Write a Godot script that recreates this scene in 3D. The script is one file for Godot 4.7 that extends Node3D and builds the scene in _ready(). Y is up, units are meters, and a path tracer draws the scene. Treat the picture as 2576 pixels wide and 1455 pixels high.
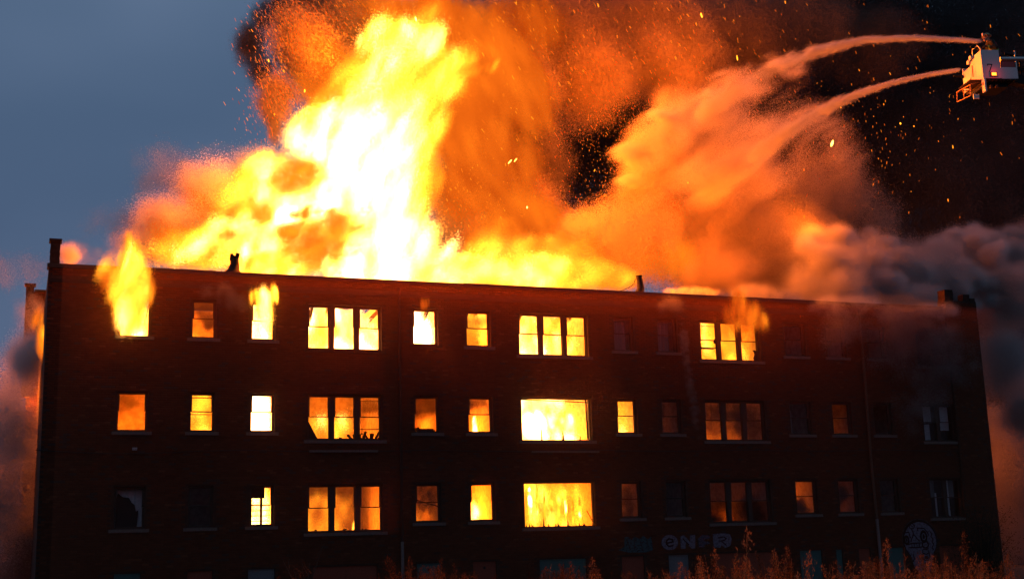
extends Node3D
# A four-storey brick apartment house on fire at dusk: flames through the roof, smoke, sparks, two water jets from an aerial platform.

const FZ := -42.35            # plane of the street front
const X0 := 0.6               # left corner of the front
const X1 := 37.7              # right corner of the front
const ROOF := 11.21
var rng := RandomNumberGenerator.new()
var cam: Camera3D
var taken := {}
var M := {}                   # materials
var T := {}                   # tuft meshes
var n1 := FastNoiseLite.new()
var n2 := FastNoiseLite.new()
var n3 := FastNoiseLite.new()
var n4 := FastNoiseLite.new()
const FOCAL := 3187.4         # focal length in the 2576 wide measuring frame

func _ready() -> void:
	rng.seed = 20
	# ---- camera
	cam = Camera3D.new(); cam.name = "camera"; add_child(cam)
	var yaw := deg_to_rad(21.3718); var pit := deg_to_rad(11.6496); var rol := deg_to_rad(-1.776)
	var f := Vector3(sin(yaw) * cos(pit), sin(pit), -cos(yaw) * cos(pit))
	var r := Vector3(cos(yaw), 0, sin(yaw)); var u := r.cross(f)
	cam.transform = Transform3D(Basis(r * cos(rol) + u * sin(rol), u * cos(rol) - r * sin(rol), -f), Vector3(0, 1.7, 0))
	cam.fov = 25.72; cam.far = 900.0; cam.near = 0.1; cam.current = true
	# ---- sky, exposure
	var we := WorldEnvironment.new(); we.name = "world_environment"; add_child(we)
	var e := Environment.new(); we.environment = e
	e.background_mode = Environment.BG_SKY; e.sky = Sky.new()
	var sm := ProceduralSkyMaterial.new(); e.sky.sky_material = sm
	sm.sky_top_color = Color8(74, 102, 130); sm.sky_horizon_color = Color8(74, 88, 118); sm.sky_curve = 0.35
	sm.ground_bottom_color = Color(.02, .02, .02); sm.ground_horizon_color = Color(.05, .06, .08)
	sm.sky_cover = veil(); sm.sky_cover_modulate = Color(1, 1, 1, 1)
	e.tonemap_mode = Environment.TONE_MAPPER_LINEAR; e.tonemap_exposure = 1.0
	e.sdfgi_enabled = true; e.ssao_enabled = true; e.ssil_enabled = true
	e.volumetric_fog_enabled = true; e.volumetric_fog_density = 0.0
	var sun := DirectionalLight3D.new(); sun.name = "last_daylight"; add_child(sun)
	sun.rotation_degrees = Vector3(-50, 200, 0); sun.light_energy = 0.02; sun.light_angular_distance = 20.0; sun.shadow_enabled = true
	sun.light_color = Color(.7, .8, 1)
	sun.sky_mode = DirectionalLight3D.SKY_MODE_LIGHT_ONLY
	# ---- noises, materials, meshes shared by all that follows
	n1.seed = 3; n1.frequency = 0.16; n1.fractal_octaves = 4
	n2.seed = 8; n2.frequency = 0.42; n2.fractal_octaves = 3
	n3.seed = 15; n3.frequency = 0.09; n3.fractal_octaves = 3
	n4.seed = 23; n4.frequency = 0.8; n4.fractal_octaves = 3
	make_materials()
	T.fine = [tuft(340, .028), tuft(340, .025), tuft(340, .021)]
	T.far = [tuft(800, .026), tuft(800, .022)]
	T.mid = [tuft(900, .0175), tuft(900, .015), tuft(900, .019)]
	T.grit = [tuft(160, .040), tuft(160, .034), tuft(160, .046)]
	build_ground()
	build_house()
	build_rear_wing()
	build_platform()
	build_rooms()
	room_smoke()
	build_fire()
	build_smoke()
	build_haze()
	build_water()
	build_sparks()
	build_plants()

# ------------------------------------------------------------------ helpers
func numbered(called: String) -> String:
	var k: int = taken.get(called, -1) + 1
	taken[called] = k
	return called if k == 0 else "%s_%03d" % [called, k]

func tag(o: Node3D, label: String, category: String, group := "", kind := "") -> Node3D:
	if label: o.set_meta("label", label)
	if category: o.set_meta("category", category)
	if group: o.set_meta("group", group)
	if kind: o.set_meta("kind", kind)
	return o

func base(called: String, where := Vector3.ZERO) -> Node3D:
	var o := Node3D.new(); o.name = numbered(called); add_child(o); o.position = where
	return o

func put(called: String, m: Mesh, mat: Material, parent: Node3D = null, where := Vector3.ZERO) -> MeshInstance3D:
	var o := MeshInstance3D.new(); o.mesh = m
	if mat: o.material_override = mat
	if parent: o.name = called; parent.add_child(o, true)
	else: o.name = numbered(called); add_child(o)
	o.position = where
	return o

func st0() -> SurfaceTool:
	var st := SurfaceTool.new(); st.begin(Mesh.PRIMITIVE_TRIANGLES); return st

func done(st: SurfaceTool) -> ArrayMesh:
	st.generate_normals(); return st.commit()

func quad(st: SurfaceTool, a: Vector3, b: Vector3, c: Vector3, d: Vector3) -> void:  # clockwise seen from the front
	st.set_smooth_group(-1)
	for p in [a, b, c, a, c, d]: st.add_vertex(p)

func quad_uv(st: SurfaceTool, a: Vector3, b: Vector3, c: Vector3, d: Vector3) -> void:
	st.set_smooth_group(-1)
	var uv := [Vector2(0, 0), Vector2(1, 0), Vector2(1, 1), Vector2(0, 0), Vector2(1, 1), Vector2(0, 1)]
	var k := 0
	for p in [a, b, c, a, c, d]:
		st.set_uv(uv[k]); st.add_vertex(p); k += 1

func box(st: SurfaceTool, lo: Vector3, hi: Vector3, t := Transform3D()) -> void:
	var p := []
	for k in 8: p.append(t * Vector3(hi.x if k & 1 else lo.x, hi.y if k & 2 else lo.y, hi.z if k & 4 else lo.z))
	quad(st, p[6], p[7], p[5], p[4]); quad(st, p[3], p[2], p[0], p[1])
	quad(st, p[2], p[3], p[7], p[6]); quad(st, p[4], p[5], p[1], p[0])
	quad(st, p[7], p[3], p[1], p[5]); quad(st, p[2], p[6], p[4], p[0])

func bar(st: SurfaceTool, a: Vector3, b: Vector3, w: float, h := -1.0) -> void:  # a beam of square section from a to b
	var z := (b - a).normalized(); var up := Vector3.UP if absf(z.y) < .95 else Vector3.RIGHT
	var x := up.cross(z).normalized(); var y := z.cross(x)
	if h < 0: h = w
	box(st, Vector3(-w / 2, -h / 2, 0), Vector3(w / 2, h / 2, a.distance_to(b)), Transform3D(Basis(x, y, z), a))

func tube(st: SurfaceTool, pts: Array, radii: Array, sides := 6) -> void:
	var rings := []
	for i in pts.size():
		var d: Vector3 = (pts[mini(i + 1, pts.size() - 1)] - pts[maxi(i - 1, 0)]).normalized()
		var up := Vector3.UP if absf(d.y) < .9 else Vector3.RIGHT
		var x := up.cross(d).normalized(); var y := d.cross(x)
		var ring := []
		for k in sides:
			var a := TAU * k / sides
			ring.append(pts[i] + (x * cos(a) + y * sin(a)) * radii[i])
		rings.append(ring)
	for i in pts.size() - 1:
		for k in sides:
			var q: int = (k + 1) % sides
			st.set_smooth_group(0)
			for p in [rings[i][k], rings[i + 1][k], rings[i + 1][q], rings[i][k], rings[i + 1][q], rings[i][q]]: st.add_vertex(p)
	st.set_smooth_group(-1)
	for k in range(1, sides - 1):
		for p in [rings[0][0], rings[0][k], rings[0][k + 1]]: st.add_vertex(p)
		var l: Array = rings[-1]
		for p in [l[0], l[k + 1], l[k]]: st.add_vertex(p)

# A point of the place: the sight line through (vx, vy) of a 2576 x 1455 frame, met with the plane z = depth.
func at(vx: float, vy: float, z: float) -> Vector3:
	var b := cam.transform.basis
	var d := -b.z + b.x * (vx - 1288.0) / FOCAL - b.y * (vy - 727.5) / FOCAL
	return cam.position + d * ((z - cam.position.z) / d.z)

func metres(p: Vector3) -> float:  # metres per measuring pixel there
	return (p - cam.position).dot(-cam.transform.basis.z) / FOCAL

func omni(called: String, p: Vector3, e: float, size := .3, c := Color(1.0, .42, .055)) -> void:
	var l := OmniLight3D.new(); l.name = numbered(called); add_child(l)
	l.position = p; l.light_color = c; l.light_energy = e; l.light_size = size; l.omni_range = 80.0; l.omni_attenuation = 2.0; l.shadow_enabled = true

func veil() -> ImageTexture:  # faint broad veils of high cloud
	var im := Image.create_empty(512, 256, false, Image.FORMAT_RGBA8)
	var n := FastNoiseLite.new(); n.seed = 4; n.frequency = 1.3; n.fractal_octaves = 4
	for y in 256:
		for x in 512:
			var a := TAU * x / 512.0; var b := PI * (.5 - y / 256.0)
			var v := n.get_noise_3d(cos(a) * cos(b), sin(b) * 2.2, sin(a) * cos(b))
			im.set_pixel(x, y, Color(.42, .45, .52, clampf(.12 + v * .5, 0, .4)))
	return ImageTexture.create_from_image(im)

# ------------------------------------------------------------------ materials
func plain(c: Color, rough := .9, spec := .3) -> StandardMaterial3D:  # c is linear
	var m := StandardMaterial3D.new(); m.albedo_color = c.linear_to_srgb(); m.roughness = rough; m.metallic_specular = spec
	return m

func grainy(a: Color, b: Color, freq: float, scale: float, rough := .9, relief := 0.0) -> StandardMaterial3D:
	var m := StandardMaterial3D.new(); m.roughness = rough; m.metallic_specular = .3
	var nt := NoiseTexture2D.new(); nt.width = 512; nt.height = 512; nt.seamless = true
	var n := FastNoiseLite.new(); n.frequency = freq; n.fractal_octaves = 5; n.seed = int(freq * 1000) + 3; nt.noise = n
	var g := Gradient.new(); g.set_color(0, a.linear_to_srgb()); g.set_color(1, b.linear_to_srgb()); nt.color_ramp = g
	m.albedo_texture = nt; m.uv1_triplanar = true; m.uv1_world_triplanar = true; m.uv1_scale = Vector3.ONE * scale
	if relief > 0.0:
		m.heightmap_enabled = true; m.heightmap_scale = relief; m.heightmap_texture = nt
	return m

func make_materials() -> void:
	M.mortar = grainy(Color(.026, .014, .010), Color(.055, .032, .022), .02, .35, .95, .4)
	M.brick = plain(Color(1, 1, 1), .9, .25); M.brick.vertex_color_use_as_albedo = true
	M.stone = grainy(Color(.08, .066, .058), Color(.14, .118, .105), .03, .8, .9, .3)
	M.char = grainy(Color(.012, .009, .008), Color(.035, .027, .022), .05, 1.2, .85)
	M.frame = grainy(Color(.02, .015, .012), Color(.06, .045, .035), .04, 1.0, .7)
	M.plaster = grainy(Color(.34, .29, .25), Color(.58, .53, .47), .015, .45, .95)
	M.floor = grainy(Color(.05, .04, .035), Color(.14, .11, .09), .03, .6, .95)
	M.roof = grainy(Color(.02, .02, .02), Color(.05, .045, .045), .03, .5, .95)
	M.ground = grainy(Color(.02, .018, .012), Color(.06, .05, .03), .03, .25, 1.0, 2.0)
	M.pipe = grainy(Color(.10, .09, .085), Color(.20, .18, .17), .05, 1.0, .6)
	M.rust = grainy(Color(.05, .028, .018), Color(.12, .07, .045), .05, 1.0, .8)
	M.teal = grainy(Color(.02, .085, .08), Color(.035, .125, .115), .03, 1.0, .85)
	M.red = grainy(Color(.16, .035, .02), Color(.26, .06, .035), .03, 1.0, .85)
	M.grey = grainy(Color(.09, .105, .11), Color(.15, .165, .17), .03, 1.0, .85)
	M.pale = grainy(Color(.35, .34, .36), Color(.55, .52, .54), .02, 1.0, .9)
	M.glass = plain(Color(.02, .02, .022), .06, .28); M.glass.albedo_color.a = .10; M.glass.transparency = BaseMaterial3D.TRANSPARENCY_ALPHA
	M.white = plain(Color(.62, .60, .57), .4, .5); M.white2 = grainy(Color(.5, .48, .46), Color(.66, .64, .62), .03, 1.5, .4)
	M.metal = plain(Color(.45, .43, .4), .35, .5); M.metal.metallic = .8
	M.black = plain(Color(.012, .012, .013), .6)
	M.redpaint = plain(Color(.30, .02, .015), .4, .5)
	M.orangepaint = plain(Color(.6, .26, .07), .5)
	M.flame = StandardMaterial3D.new(); M.flame.shading_mode = BaseMaterial3D.SHADING_MODE_UNSHADED; M.flame.vertex_color_use_as_albedo = true; M.flame.resource_name = "flame"
	M.smoke = plain(Color(1, 1, 1), 1.0, 0.0); M.smoke.vertex_color_use_as_albedo = true; M.smoke.backlight_enabled = true; M.smoke.backlight = Color(1, 1, 1)
	M.leaf = plain(Color(1, 1, 1), 1.0, 0.1); M.leaf.vertex_color_use_as_albedo = true; M.leaf.backlight_enabled = true; M.leaf.backlight = Color(.8, .8, .8)
	M.body = plain(Color(1, 1, 1), .8, .3); M.body.vertex_color_use_as_albedo = true

func glow(c: Color) -> StandardMaterial3D:
	var m := StandardMaterial3D.new(); m.albedo_color = Color(0, 0, 0); m.emission_enabled = true; m.emission = Color(c.r, c.g, c.b).linear_to_srgb(); return m

# ------------------------------------------------------------------ clouds of small flakes
func tuft(n: int, s: float) -> ArrayMesh:  # soot, droplets or burning gas: n specks about a centre, thinning outwards
	var v := PackedVector3Array(); var nn := PackedVector3Array()
	for i in n:
		var c := Vector3(rng.randfn(), rng.randfn(), rng.randfn()) * .45
		var a := Vector3(rng.randfn(), rng.randfn(), rng.randfn()).normalized()
		var b := a.cross(Vector3(rng.randfn(), rng.randfn(), rng.randfn())).normalized()
		var w := b.cross(a); var q := s * rng.randf_range(.6, 1.3)
		for k in 3:
			v.append(c + (b * cos(k * TAU / 3) + w * sin(k * TAU / 3)) * q); nn.append(a)
	var arr := []; arr.resize(Mesh.ARRAY_MAX); arr[Mesh.ARRAY_VERTEX] = v; arr[Mesh.ARRAY_NORMAL] = nn
	var m := ArrayMesh.new(); m.add_surface_from_arrays(Mesh.PRIMITIVE_TRIANGLES, arr)
	m.set_meta("cover", n * .65 * s * s)
	return m

func along(d: Vector3, s: float, stretch: float) -> Basis:
	var y := d.normalized(); var h := Vector3(rng.randfn(), rng.randfn(), rng.randfn())
	var x := y.cross(h).normalized(); var z := x.cross(y)
	return Basis(x * s / sqrt(stretch), y * s * stretch, z * s / sqrt(stretch))

const FIRE := [[-.3, .006, .0005, .00005], [-.1, .04, .003, .0003], [0.0, .14, .012, .0008], [.2, .55, .062, .003], [.4, 1.05, .178, .008], [.55, 1.7, .40, .015], [.7, 2.8, .90, .035], [.85, 6.0, 2.1, .11], [1.0, 13.0, 5.4, 1.1], [1.2, 22.0, 12.0, 4.5]]
func fire(t: float) -> Color:
	t = clampf(t, -.3, 1.2)
	for i in range(1, FIRE.size()):
		if t <= FIRE[i][0]:
			var k: float = (t - FIRE[i - 1][0]) / (FIRE[i][0] - FIRE[i - 1][0])
			return Color(lerpf(FIRE[i - 1][1], FIRE[i][1], k), lerpf(FIRE[i - 1][2], FIRE[i][2], k), lerpf(FIRE[i - 1][3], FIRE[i][3], k))
	return Color(15, 13, 7)

# blobs: [vx, vy, z, rx, ry (measuring pixels), half depth in metres, optical depth, heat or shade, roll in degrees]
# o: size, edge (0 soft .. 1 ragged), stretch, flow, hot, spread of heat, tint
func cloud(called: String, label: String, category: String, kind: String, meshes: Array, blobs: Array, o := {}) -> MultiMeshInstance3D:
	var tf := []; var col := PackedColorArray()
	var size: float = o.get("size", .45); var rag: float = o.get("edge", .8); var stretch: float = o.get("stretch", 1.0)
	var hot: bool = o.get("hot", false); var spread: float = o.get("spread", .35); var tint: Color = o.get("tint", Color(1, 1, 1))
	var flow0: Vector3 = o.get("flow", Vector3.UP); var ns: float = o.get("noise", 1.0); var fall: float = o.get("fall", .25)
	var curl: float = o.get("curl", .35)
	for b in blobs:
		var world: bool = o.get("world", false)
		var c := Vector3(b[0], b[1], b[2]) if world else at(b[0], b[1], b[2]); var mp := 1.0 if world else metres(c)
		var rx: float = b[3] * mp; var ry: float = b[4] * mp; var rz: float = b[5]
		var roll := deg_to_rad(b[8] if b.size() > 8 else 0.0)
		var bs := Basis(Vector3(cos(roll), -sin(roll), 0), Vector3(sin(roll), cos(roll), 0), Vector3(0, 0, 1))
		var s0: float = minf(size, .55 * minf(rx, ry))
		var cover: float = meshes[0].get_meta("cover") * s0 * s0
		var n := int(b[6] * PI * rx * ry / cover)
		var tries := 0
		var made := 0
		while made < n and tries < n * 12:
			tries += 1
			var p := Vector3(rng.randf_range(-1, 1), rng.randf_range(-1, 1), rng.randf_range(-1, 1))
			var l := p.length()
			if l > 1: continue
			var q: Vector3 = c + bs * Vector3(p.x * rx, p.y * ry, p.z * rz)
			var w := q * ns
			var warp := Vector3(n3.get_noise_3dv(w * 2.0), n3.get_noise_3dv(w * 2.0 + Vector3(40, 9, 3)), n3.get_noise_3dv(w * 2.0 + Vector3(5, 70, 30))) * 2.5
			if stretch > 1.2: w = w - flow0.normalized() * w.dot(flow0.normalized()) * .6
			var d := n1.get_noise_3dv(w + warp)
			var d2 := n2.get_noise_3dv(w * 1.4 + warp)
			var d3 := 0.0
			if hot: var fl := flow0.normalized(); d3 = n4.get_noise_3dv(q * ns - fl * (q * ns).dot(fl) * .72 + warp * .5)
			var dens := (1.0 - l * l) * 1.3 + (d * 1.5 + d2 * .6 + d3 * .9) * rag - .25 * rag
			if dens < rng.randf() * .9: continue
			var s := s0 * rng.randf_range(.7, 1.25)
			var flow := flow0 + Vector3(n1.get_noise_3dv(q * .9 + Vector3(90, 0, 0)), n1.get_noise_3dv(q * .9 + Vector3(0, 90, 0)), n1.get_noise_3dv(q * .9 + Vector3(0, 0, 90))) * curl * 2.5
			tf.append(Transform3D(along(flow, s, stretch), q))
			if hot: col.append(fire(b[7] - l * l * fall + (d2 * .8 + d * .7 + d3 * 1.1) * spread) * tint)
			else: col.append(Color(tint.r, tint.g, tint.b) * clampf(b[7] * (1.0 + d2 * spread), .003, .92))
			made += 1
	return scatter(called, label, category, kind, meshes, tf, col, M.flame if hot else M.smoke)

func billows(blobs: Array, n: int) -> Array:  # each heap of smoke with knobs over its surface
	var out := []
	for b in blobs:
		out.append([b[0], b[1], b[2], b[3] * .85, b[4] * .85, b[5] * .7, b[6], b[7] * .8, b[8]])
		for k in n:
			var d := Vector3(rng.randfn(), rng.randfn() + .35, rng.randfn() + .7).normalized(); var q := rng.randf_range(.20, .42)
			out.append([b[0] + d.x * b[3] * .82, b[1] - d.y * b[4] * .82, b[2] + d.z * b[5] * .8, maxf(12, q * minf(b[3], b[4] * 1.5)), maxf(11, q * b[4] * 1.25), b[5] * q, b[6] * 1.1, b[7] * rng.randf_range(.85, 1.1), 0])
	return out

func scatter(called: String, label: String, category: String, kind: String, meshes: Array, tf: Array, col: PackedColorArray, mat: Material, parent: Node3D = null) -> MultiMeshInstance3D:
	# one cloud; its specks come in as many kinds of tuft as there are meshes, each kind a MultiMesh of its own
	var root: MultiMeshInstance3D = null
	for k in meshes.size():
		var mm := MultiMesh.new(); mm.transform_format = MultiMesh.TRANSFORM_3D; mm.use_colors = true; mm.mesh = meshes[k]
		var n := (tf.size() - k + meshes.size() - 1) / meshes.size()
		if n <= 0: continue
		mm.instance_count = n
		for i in n:
			mm.set_instance_transform(i, tf[i * meshes.size() + k]); mm.set_instance_color(i, col[i * meshes.size() + k])
		var o := MultiMeshInstance3D.new(); o.multimesh = mm; o.material_override = mat
		if root == null:
			root = o
			if parent: o.name = called; parent.add_child(o, true)
			else: o.name = numbered(called); add_child(o)
			tag(o, label, category, "", kind)
		else:
			o.name = called.split("_")[-1] + "_wisps"; o.set_meta("kind", "stuff"); root.add_child(o, true)
	return root

# ------------------------------------------------------------------ ground
func build_ground() -> void:
	var st := st0(); var g := 40; var n := FastNoiseLite.new(); n.frequency = .05; n.seed = 2
	var h := func(x: float, z: float) -> float: return n.get_noise_2d(x, z) * .25 * clampf((-z - 4.0) / 10.0, 0, 1) * clampf((z + 42.0) / 6.0, 0, 1) - .05
	var xs := []; var zs := []
	for i in g + 1:
		xs.append(-60.0 + 160.0 * i / g); zs.append(6.0 - 90.0 * i / g)
	xs[0] = -500.0; xs[g] = 500.0; zs[0] = 300.0; zs[g] = -600.0
	for i in g:
		for j in g:
			var p := func(a: int, b: int) -> Vector3: return Vector3(xs[a], h.call(xs[a], zs[b]), zs[b])
			st.set_smooth_group(0)
			for q in [p.call(i, j + 1), p.call(i + 1, j + 1), p.call(i + 1, j), p.call(i, j + 1), p.call(i + 1, j), p.call(i, j)]: st.add_vertex(q)
	tag(put("ground", done(st), M.ground), "rough unlit ground of the overgrown lot in front of the house", "ground", "", "structure")

# ------------------------------------------------------------------ the house
# single openings: column -> [x0, x1]; wide ones the same
const COLS := {1: [2.83, 3.80], 2: [5.12, 5.93], 3: [7.09, 7.90], 4: [9.02, 11.62], 5: [12.78, 13.70], 6: [14.78, 15.70], 7: [16.80, 19.56], 8: [20.63, 21.44],
	9: [22.47, 23.30], 10: [24.33, 26.98], 11: [28.12, 29.10], 12: [30.10, 31.02], 13: [32.08, 32.95], 14: [34.50, 36.15]}
const ROWS := {"A": [8.87, 10.23], "B": [5.77, 7.12], "C": [2.69, 4.08]}
const LEVEL := {"A": 7.9, "B": 4.8, "C": 1.7}
var holes := {}

func hole(c: int, r: String) -> Rect2:
	var lo: float = ROWS[r][0]
	if c in [4, 7, 10, 14]: lo -= .26
	var x: Array = COLS[c]
	return Rect2(x[0], lo, x[1] - x[0], ROWS[r][1] - lo)

func build_house() -> void:
	var house := base("apartment_house", Vector3(0, 0, 0))
	tag(house, "long soot-dark brick apartment house burning through its roof, windows glowing", "building")
	for r in ROWS:
		for c in COLS: holes["%s%d" % [r, c]] = hole(c, r)
	# basement openings, boarded
	var boards := [[1, 2.91, 3.72, "teal"], [2, 5.15, 5.95, "red"], [3, 7.08, 7.95, "grey"], [4, 9.2, 11.4, "red"], [5, 12.78, 13.67, "teal"], [6, 14.81, 15.68, "red"], [7, 17.3, 19.11, "teal"],
		[8, 20.52, 21.43, "red"], [9, 22.43, 23.28, "grey"], [10, 24.4, 26.9, "red"], [11, 28.1, 29.1, "teal"], [12, 29.75, 30.05, "teal"], [13, 30.8, 31.35, "red"], [14, 32.15, 32.95, "teal"], [15, 34.68, 36.2, "red"]]
	for b in boards: holes["D%d" % b[0]] = Rect2(b[1], .15, b[2] - b[1], 1.38 - .15)
	# front wall with its openings
	var st := st0(); wall_with_holes(st, X0, X1, -.3, ROOF - .14, FZ, .34)
	put("front_wall", done(st), M.mortar, house)
	st = st0()
	box(st, Vector3(X0, -.3, -58), Vector3(X0 + .34, ROOF - .14, FZ - .342)); put("end_wall", done(st), M.mortar, house)
	st = st0()
	box(st, Vector3(X1 - .34, -.3, -58), Vector3(X1, ROOF - .14, FZ - .342)); put("end_wall", done(st), M.mortar, house)
	st = st0()
	box(st, Vector3(X0 + .342, -.3, -58), Vector3(X1 - .342, 8.6, -57.66)); put("rear_wall", done(st), M.mortar, house)
	lay_bricks(house)
	# coping of the parapet, in lengths
	var x := X0 - .05
	while x < 36.0:
		var l := minf(rng.randf_range(2.3, 3.1), 36.02 - x)
		st = st0(); var dy := rng.randf_range(-.012, .012)
		box(st, Vector3(x, ROOF - .138, FZ - .40), Vector3(x + l - .012, ROOF + dy, FZ + .07)); put("coping", done(st), M.frame, house)
		x += l
	# corbelled course under the coping, ledge course above the first floor
	st = st0(); box(st, Vector3(X0, ROOF - .62, FZ + .004), Vector3(36.0, ROOF - .50, FZ + .045)); put("band_course", done(st), M.char, house)
	st = st0(); box(st, Vector3(9.05, 5.14, FZ + .004), Vector3(11.42, 5.21, FZ + .16)); put("ledge_board", done(st), M.stone, house)
	st = st0(); box(st, Vector3(17.1, 5.12, FZ + .004), Vector3(19.75, 5.18, FZ + .14)); put("ledge_board", done(st), M.stone, house)
	# floors, partitions, back wall of the rooms
	for k in ["C", "B", "A"]:
		st = st0(); box(st, Vector3(X0 + .342, LEVEL[k] - .2, -57.6), Vector3(X1 - .342, LEVEL[k], FZ - .342)); put("floor_slab", done(st), M.floor, house)
	st = st0(); box(st, Vector3(20.0, 10.7, -57.6), Vector3(X1 - .345, 10.85, FZ - .345)); put("roof_deck", done(st), M.roof, house)
	for k in 26:  # what is left of the roof joists
		if rng.randf() < .35: continue
		st = st0(); var jx := 1.4 + k * .72
		bar(st, Vector3(jx, 10.72, FZ - .35), Vector3(jx + rng.randf_range(-.3, .3), rng.randf_range(9.2, 10.8), FZ - rng.randf_range(1.5, 4.5)), .07, .2); put("charred_joist", done(st), M.char, house)
	for k in ["C", "B", "A"]:
		var hi: float = LEVEL[k] + 2.895
		if k == "A": st = st0(); box(st, Vector3(4.67, 10.8, -47.3), Vector3(6.53, 10.9, FZ - .345)); put("roof_deck", done(st), M.roof, house)
		for xs in [1.9, 4.6, 6.6, 8.4, 12.2, 14.2, 16.3, 20.1, 21.9, 23.8, 27.5, 29.6, 31.5, 33.7]:
			st = st0(); box(st, Vector3(xs - .06, LEVEL[k] + .002, -47.3), Vector3(xs + .06, hi, FZ - .345)); put("partition", done(st), M.plaster, house)
		st = st0(); box(st, Vector3(X0 + .345, LEVEL[k] + .002, -47.5), Vector3(X1 - .345, hi, -47.302)); put("room_wall", done(st), M.plaster, house)
	# windows
	for key in holes:
		if key[0] != "D": build_window(house, key)
	for b in boards:
		var h: Rect2 = holes["D%d" % b[0]]
		st = st0()
		if b[2] - b[1] > 1.2:
			var half := h.position.x + h.size.x * .52
			box(st, Vector3(h.position.x + .01, .16, FZ - .09), Vector3(half - .006, h.end.y - .01, FZ - .06))
			put("window_board", done(st), M[b[3]], house); st = st0()
			box(st, Vector3(half, .16, FZ - .085), Vector3(h.end.x - .01, h.end.y - .02, FZ - .055))
		else: box(st, Vector3(h.position.x + .01, .16, FZ - .09), Vector3(h.end.x - .01, h.end.y - .01, FZ - .06))
		put("window_board", done(st), M[b[3]], house)
		if b[0] in [5, 6]:
			st = st0(); tube(st, [Vector3(h.get_center().x, 1.16, FZ - .06), Vector3(h.get_center().x, 1.16, FZ - .05)], [.05, .05], 8); put("vent_hole", done(st), M.black, house)
	# chimneys and broken stacks
	var ch := st0()
	stack(ch, Vector3(.77, ROOF, FZ - .2), .30, .74); box(ch, Vector3(.58, ROOF + .74, FZ - .4), Vector3(.97, ROOF + .83, FZ))
	put("chimney", done(ch), M.mortar, house)
	ch = st0(); var c2 := Vector3(6.52, ROOF, FZ - .25)
	tube(ch, [c2 + Vector3(-.02, -.05, 0), c2 + Vector3(-.02, .05, 0), c2 + Vector3(.0, .14, 0), c2 + Vector3(.03, .34, 0), c2 + Vector3(.02, .52, 0)], [.36, .30, .21, .16, .13], 7)
	bar(ch, c2 + Vector3(-.10, .45, 0), c2 + Vector3(-.08, .69, .02), .09); bar(ch, c2 + Vector3(.08, .45, 0), c2 + Vector3(.13, .72, .0), .12); bar(ch, c2 + Vector3(-.02, .45, 0), c2 + Vector3(.04, .62, 0), .15)
	put("broken_chimney", done(ch), M.char, house)
	ch = st0(); var c3 := Vector3(21.95, ROOF, FZ - .25)
	tube(ch, [c3 + Vector3(-.05, -.05, 0), c3 + Vector3(-.02, .06, 0), c3 + Vector3(.03, .2, 0), c3 + Vector3(.01, .5, 0), c3 + Vector3(-.01, .62, 0), c3 + Vector3(-.01, .70, 0)], [.26, .17, .15, .12, .11, .14], 8)
	put("roof_vent_stack", done(ch), M.char, house)
	ch = st0(); tube(ch, [c3 + Vector3(-.11, .62, 0), c3 + Vector3(-.22, .5, .02), c3 + Vector3(-.25, .36, .0), c3 + Vector3(-.5, .2, 0), c3 + Vector3(-.85, .06, 0)], [.012, .012, .012, .012, .012], 4); put("stay_wire", done(ch), M.char, house)
	# corner pier and its broken top
	ch = st0(); box(ch, Vector3(36.08, -.3, FZ + .004), Vector3(X1 + .03, ROOF + .28, FZ + .11)); box(ch, Vector3(36.08, ROOF - .13, FZ - .34), Vector3(X1 + .03, ROOF + .28, FZ + .003)); put("corner_pier", done(ch), M.mortar, house)
	ch = st0(); stack(ch, Vector3(36.36, ROOF + .28, FZ - .12), .44, .42); stack(ch, Vector3(37.3, ROOF + .28, FZ - .12), .34, .30); box(ch, Vector3(37.45, ROOF + .28, FZ - .3), Vector3(37.7, ROOF + .42, FZ + .1)); put("broken_parapet", done(ch), M.mortar, house)
	var bm := []
	for row in 148:
		var y := .02 + row * .077; if y > ROOF + .2: break
		for k in 9:
			var xx := 36.1 + k * .178 + (.085 if row % 2 else 0.0)
			if xx + .16 > X1 + .02: continue
			bm.append(Transform3D(Basis.IDENTITY, Vector3(xx + .08, y + .03, FZ + .112)))
	brick_sheet(house, "pier_bricks", bm, Vector3(.168, .064, .02))
	# rain pipes and cables
	ch = st0(); tube(ch, [Vector3(31.69, ROOF - .3, FZ + .12), Vector3(31.70, 8.0, FZ + .12), Vector3(31.66, 4.6, FZ + .11), Vector3(31.69, 2.5, FZ + .12)], [.055, .055, .055, .055], 8); put("rain_pipe", done(ch), M.rust, house)
	ch = st0(); tube(ch, [Vector3(31.69, 2.5, FZ + .12), Vector3(31.71, .1, FZ + .12)], [.06, .06], 8); put("rain_pipe", done(ch), M.pipe, house)
	ch = st0(); tube(ch, [Vector3(12.25, ROOF - .3, FZ + .1), Vector3(12.25, 2.12, FZ + .1)], [.05, .05], 8); put("rain_pipe", done(ch), M.char, house)
	ch = st0(); tube(ch, [Vector3(12.25, 2.12, FZ + .1), Vector3(12.25, .1, FZ + .1)], [.055, .055], 8); put("rain_pipe", done(ch), M.pipe, house)
	ch = st0(); var pts := []; var rad := []
	for k in 60:
		var cx := .45 + k * .63
		pts.append(Vector3(cx, 5.22 - .05 * absf(sin(k * .31)) - (.06 if k < 8 else 0.0) * sin(k * .4), FZ + .07)); rad.append(.016)
	tube(ch, pts, rad, 5); put("wall_cable", done(ch), M.black, house)
	for bx in [2.05, 3.35, 4.6]:
		ch = st0(); box(ch, Vector3(bx, 5.22, FZ + .01), Vector3(bx + .14, 5.30, FZ + .1)); put("cable_box", done(ch), M.pale if bx == 3.35 else M.frame, house)
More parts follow.
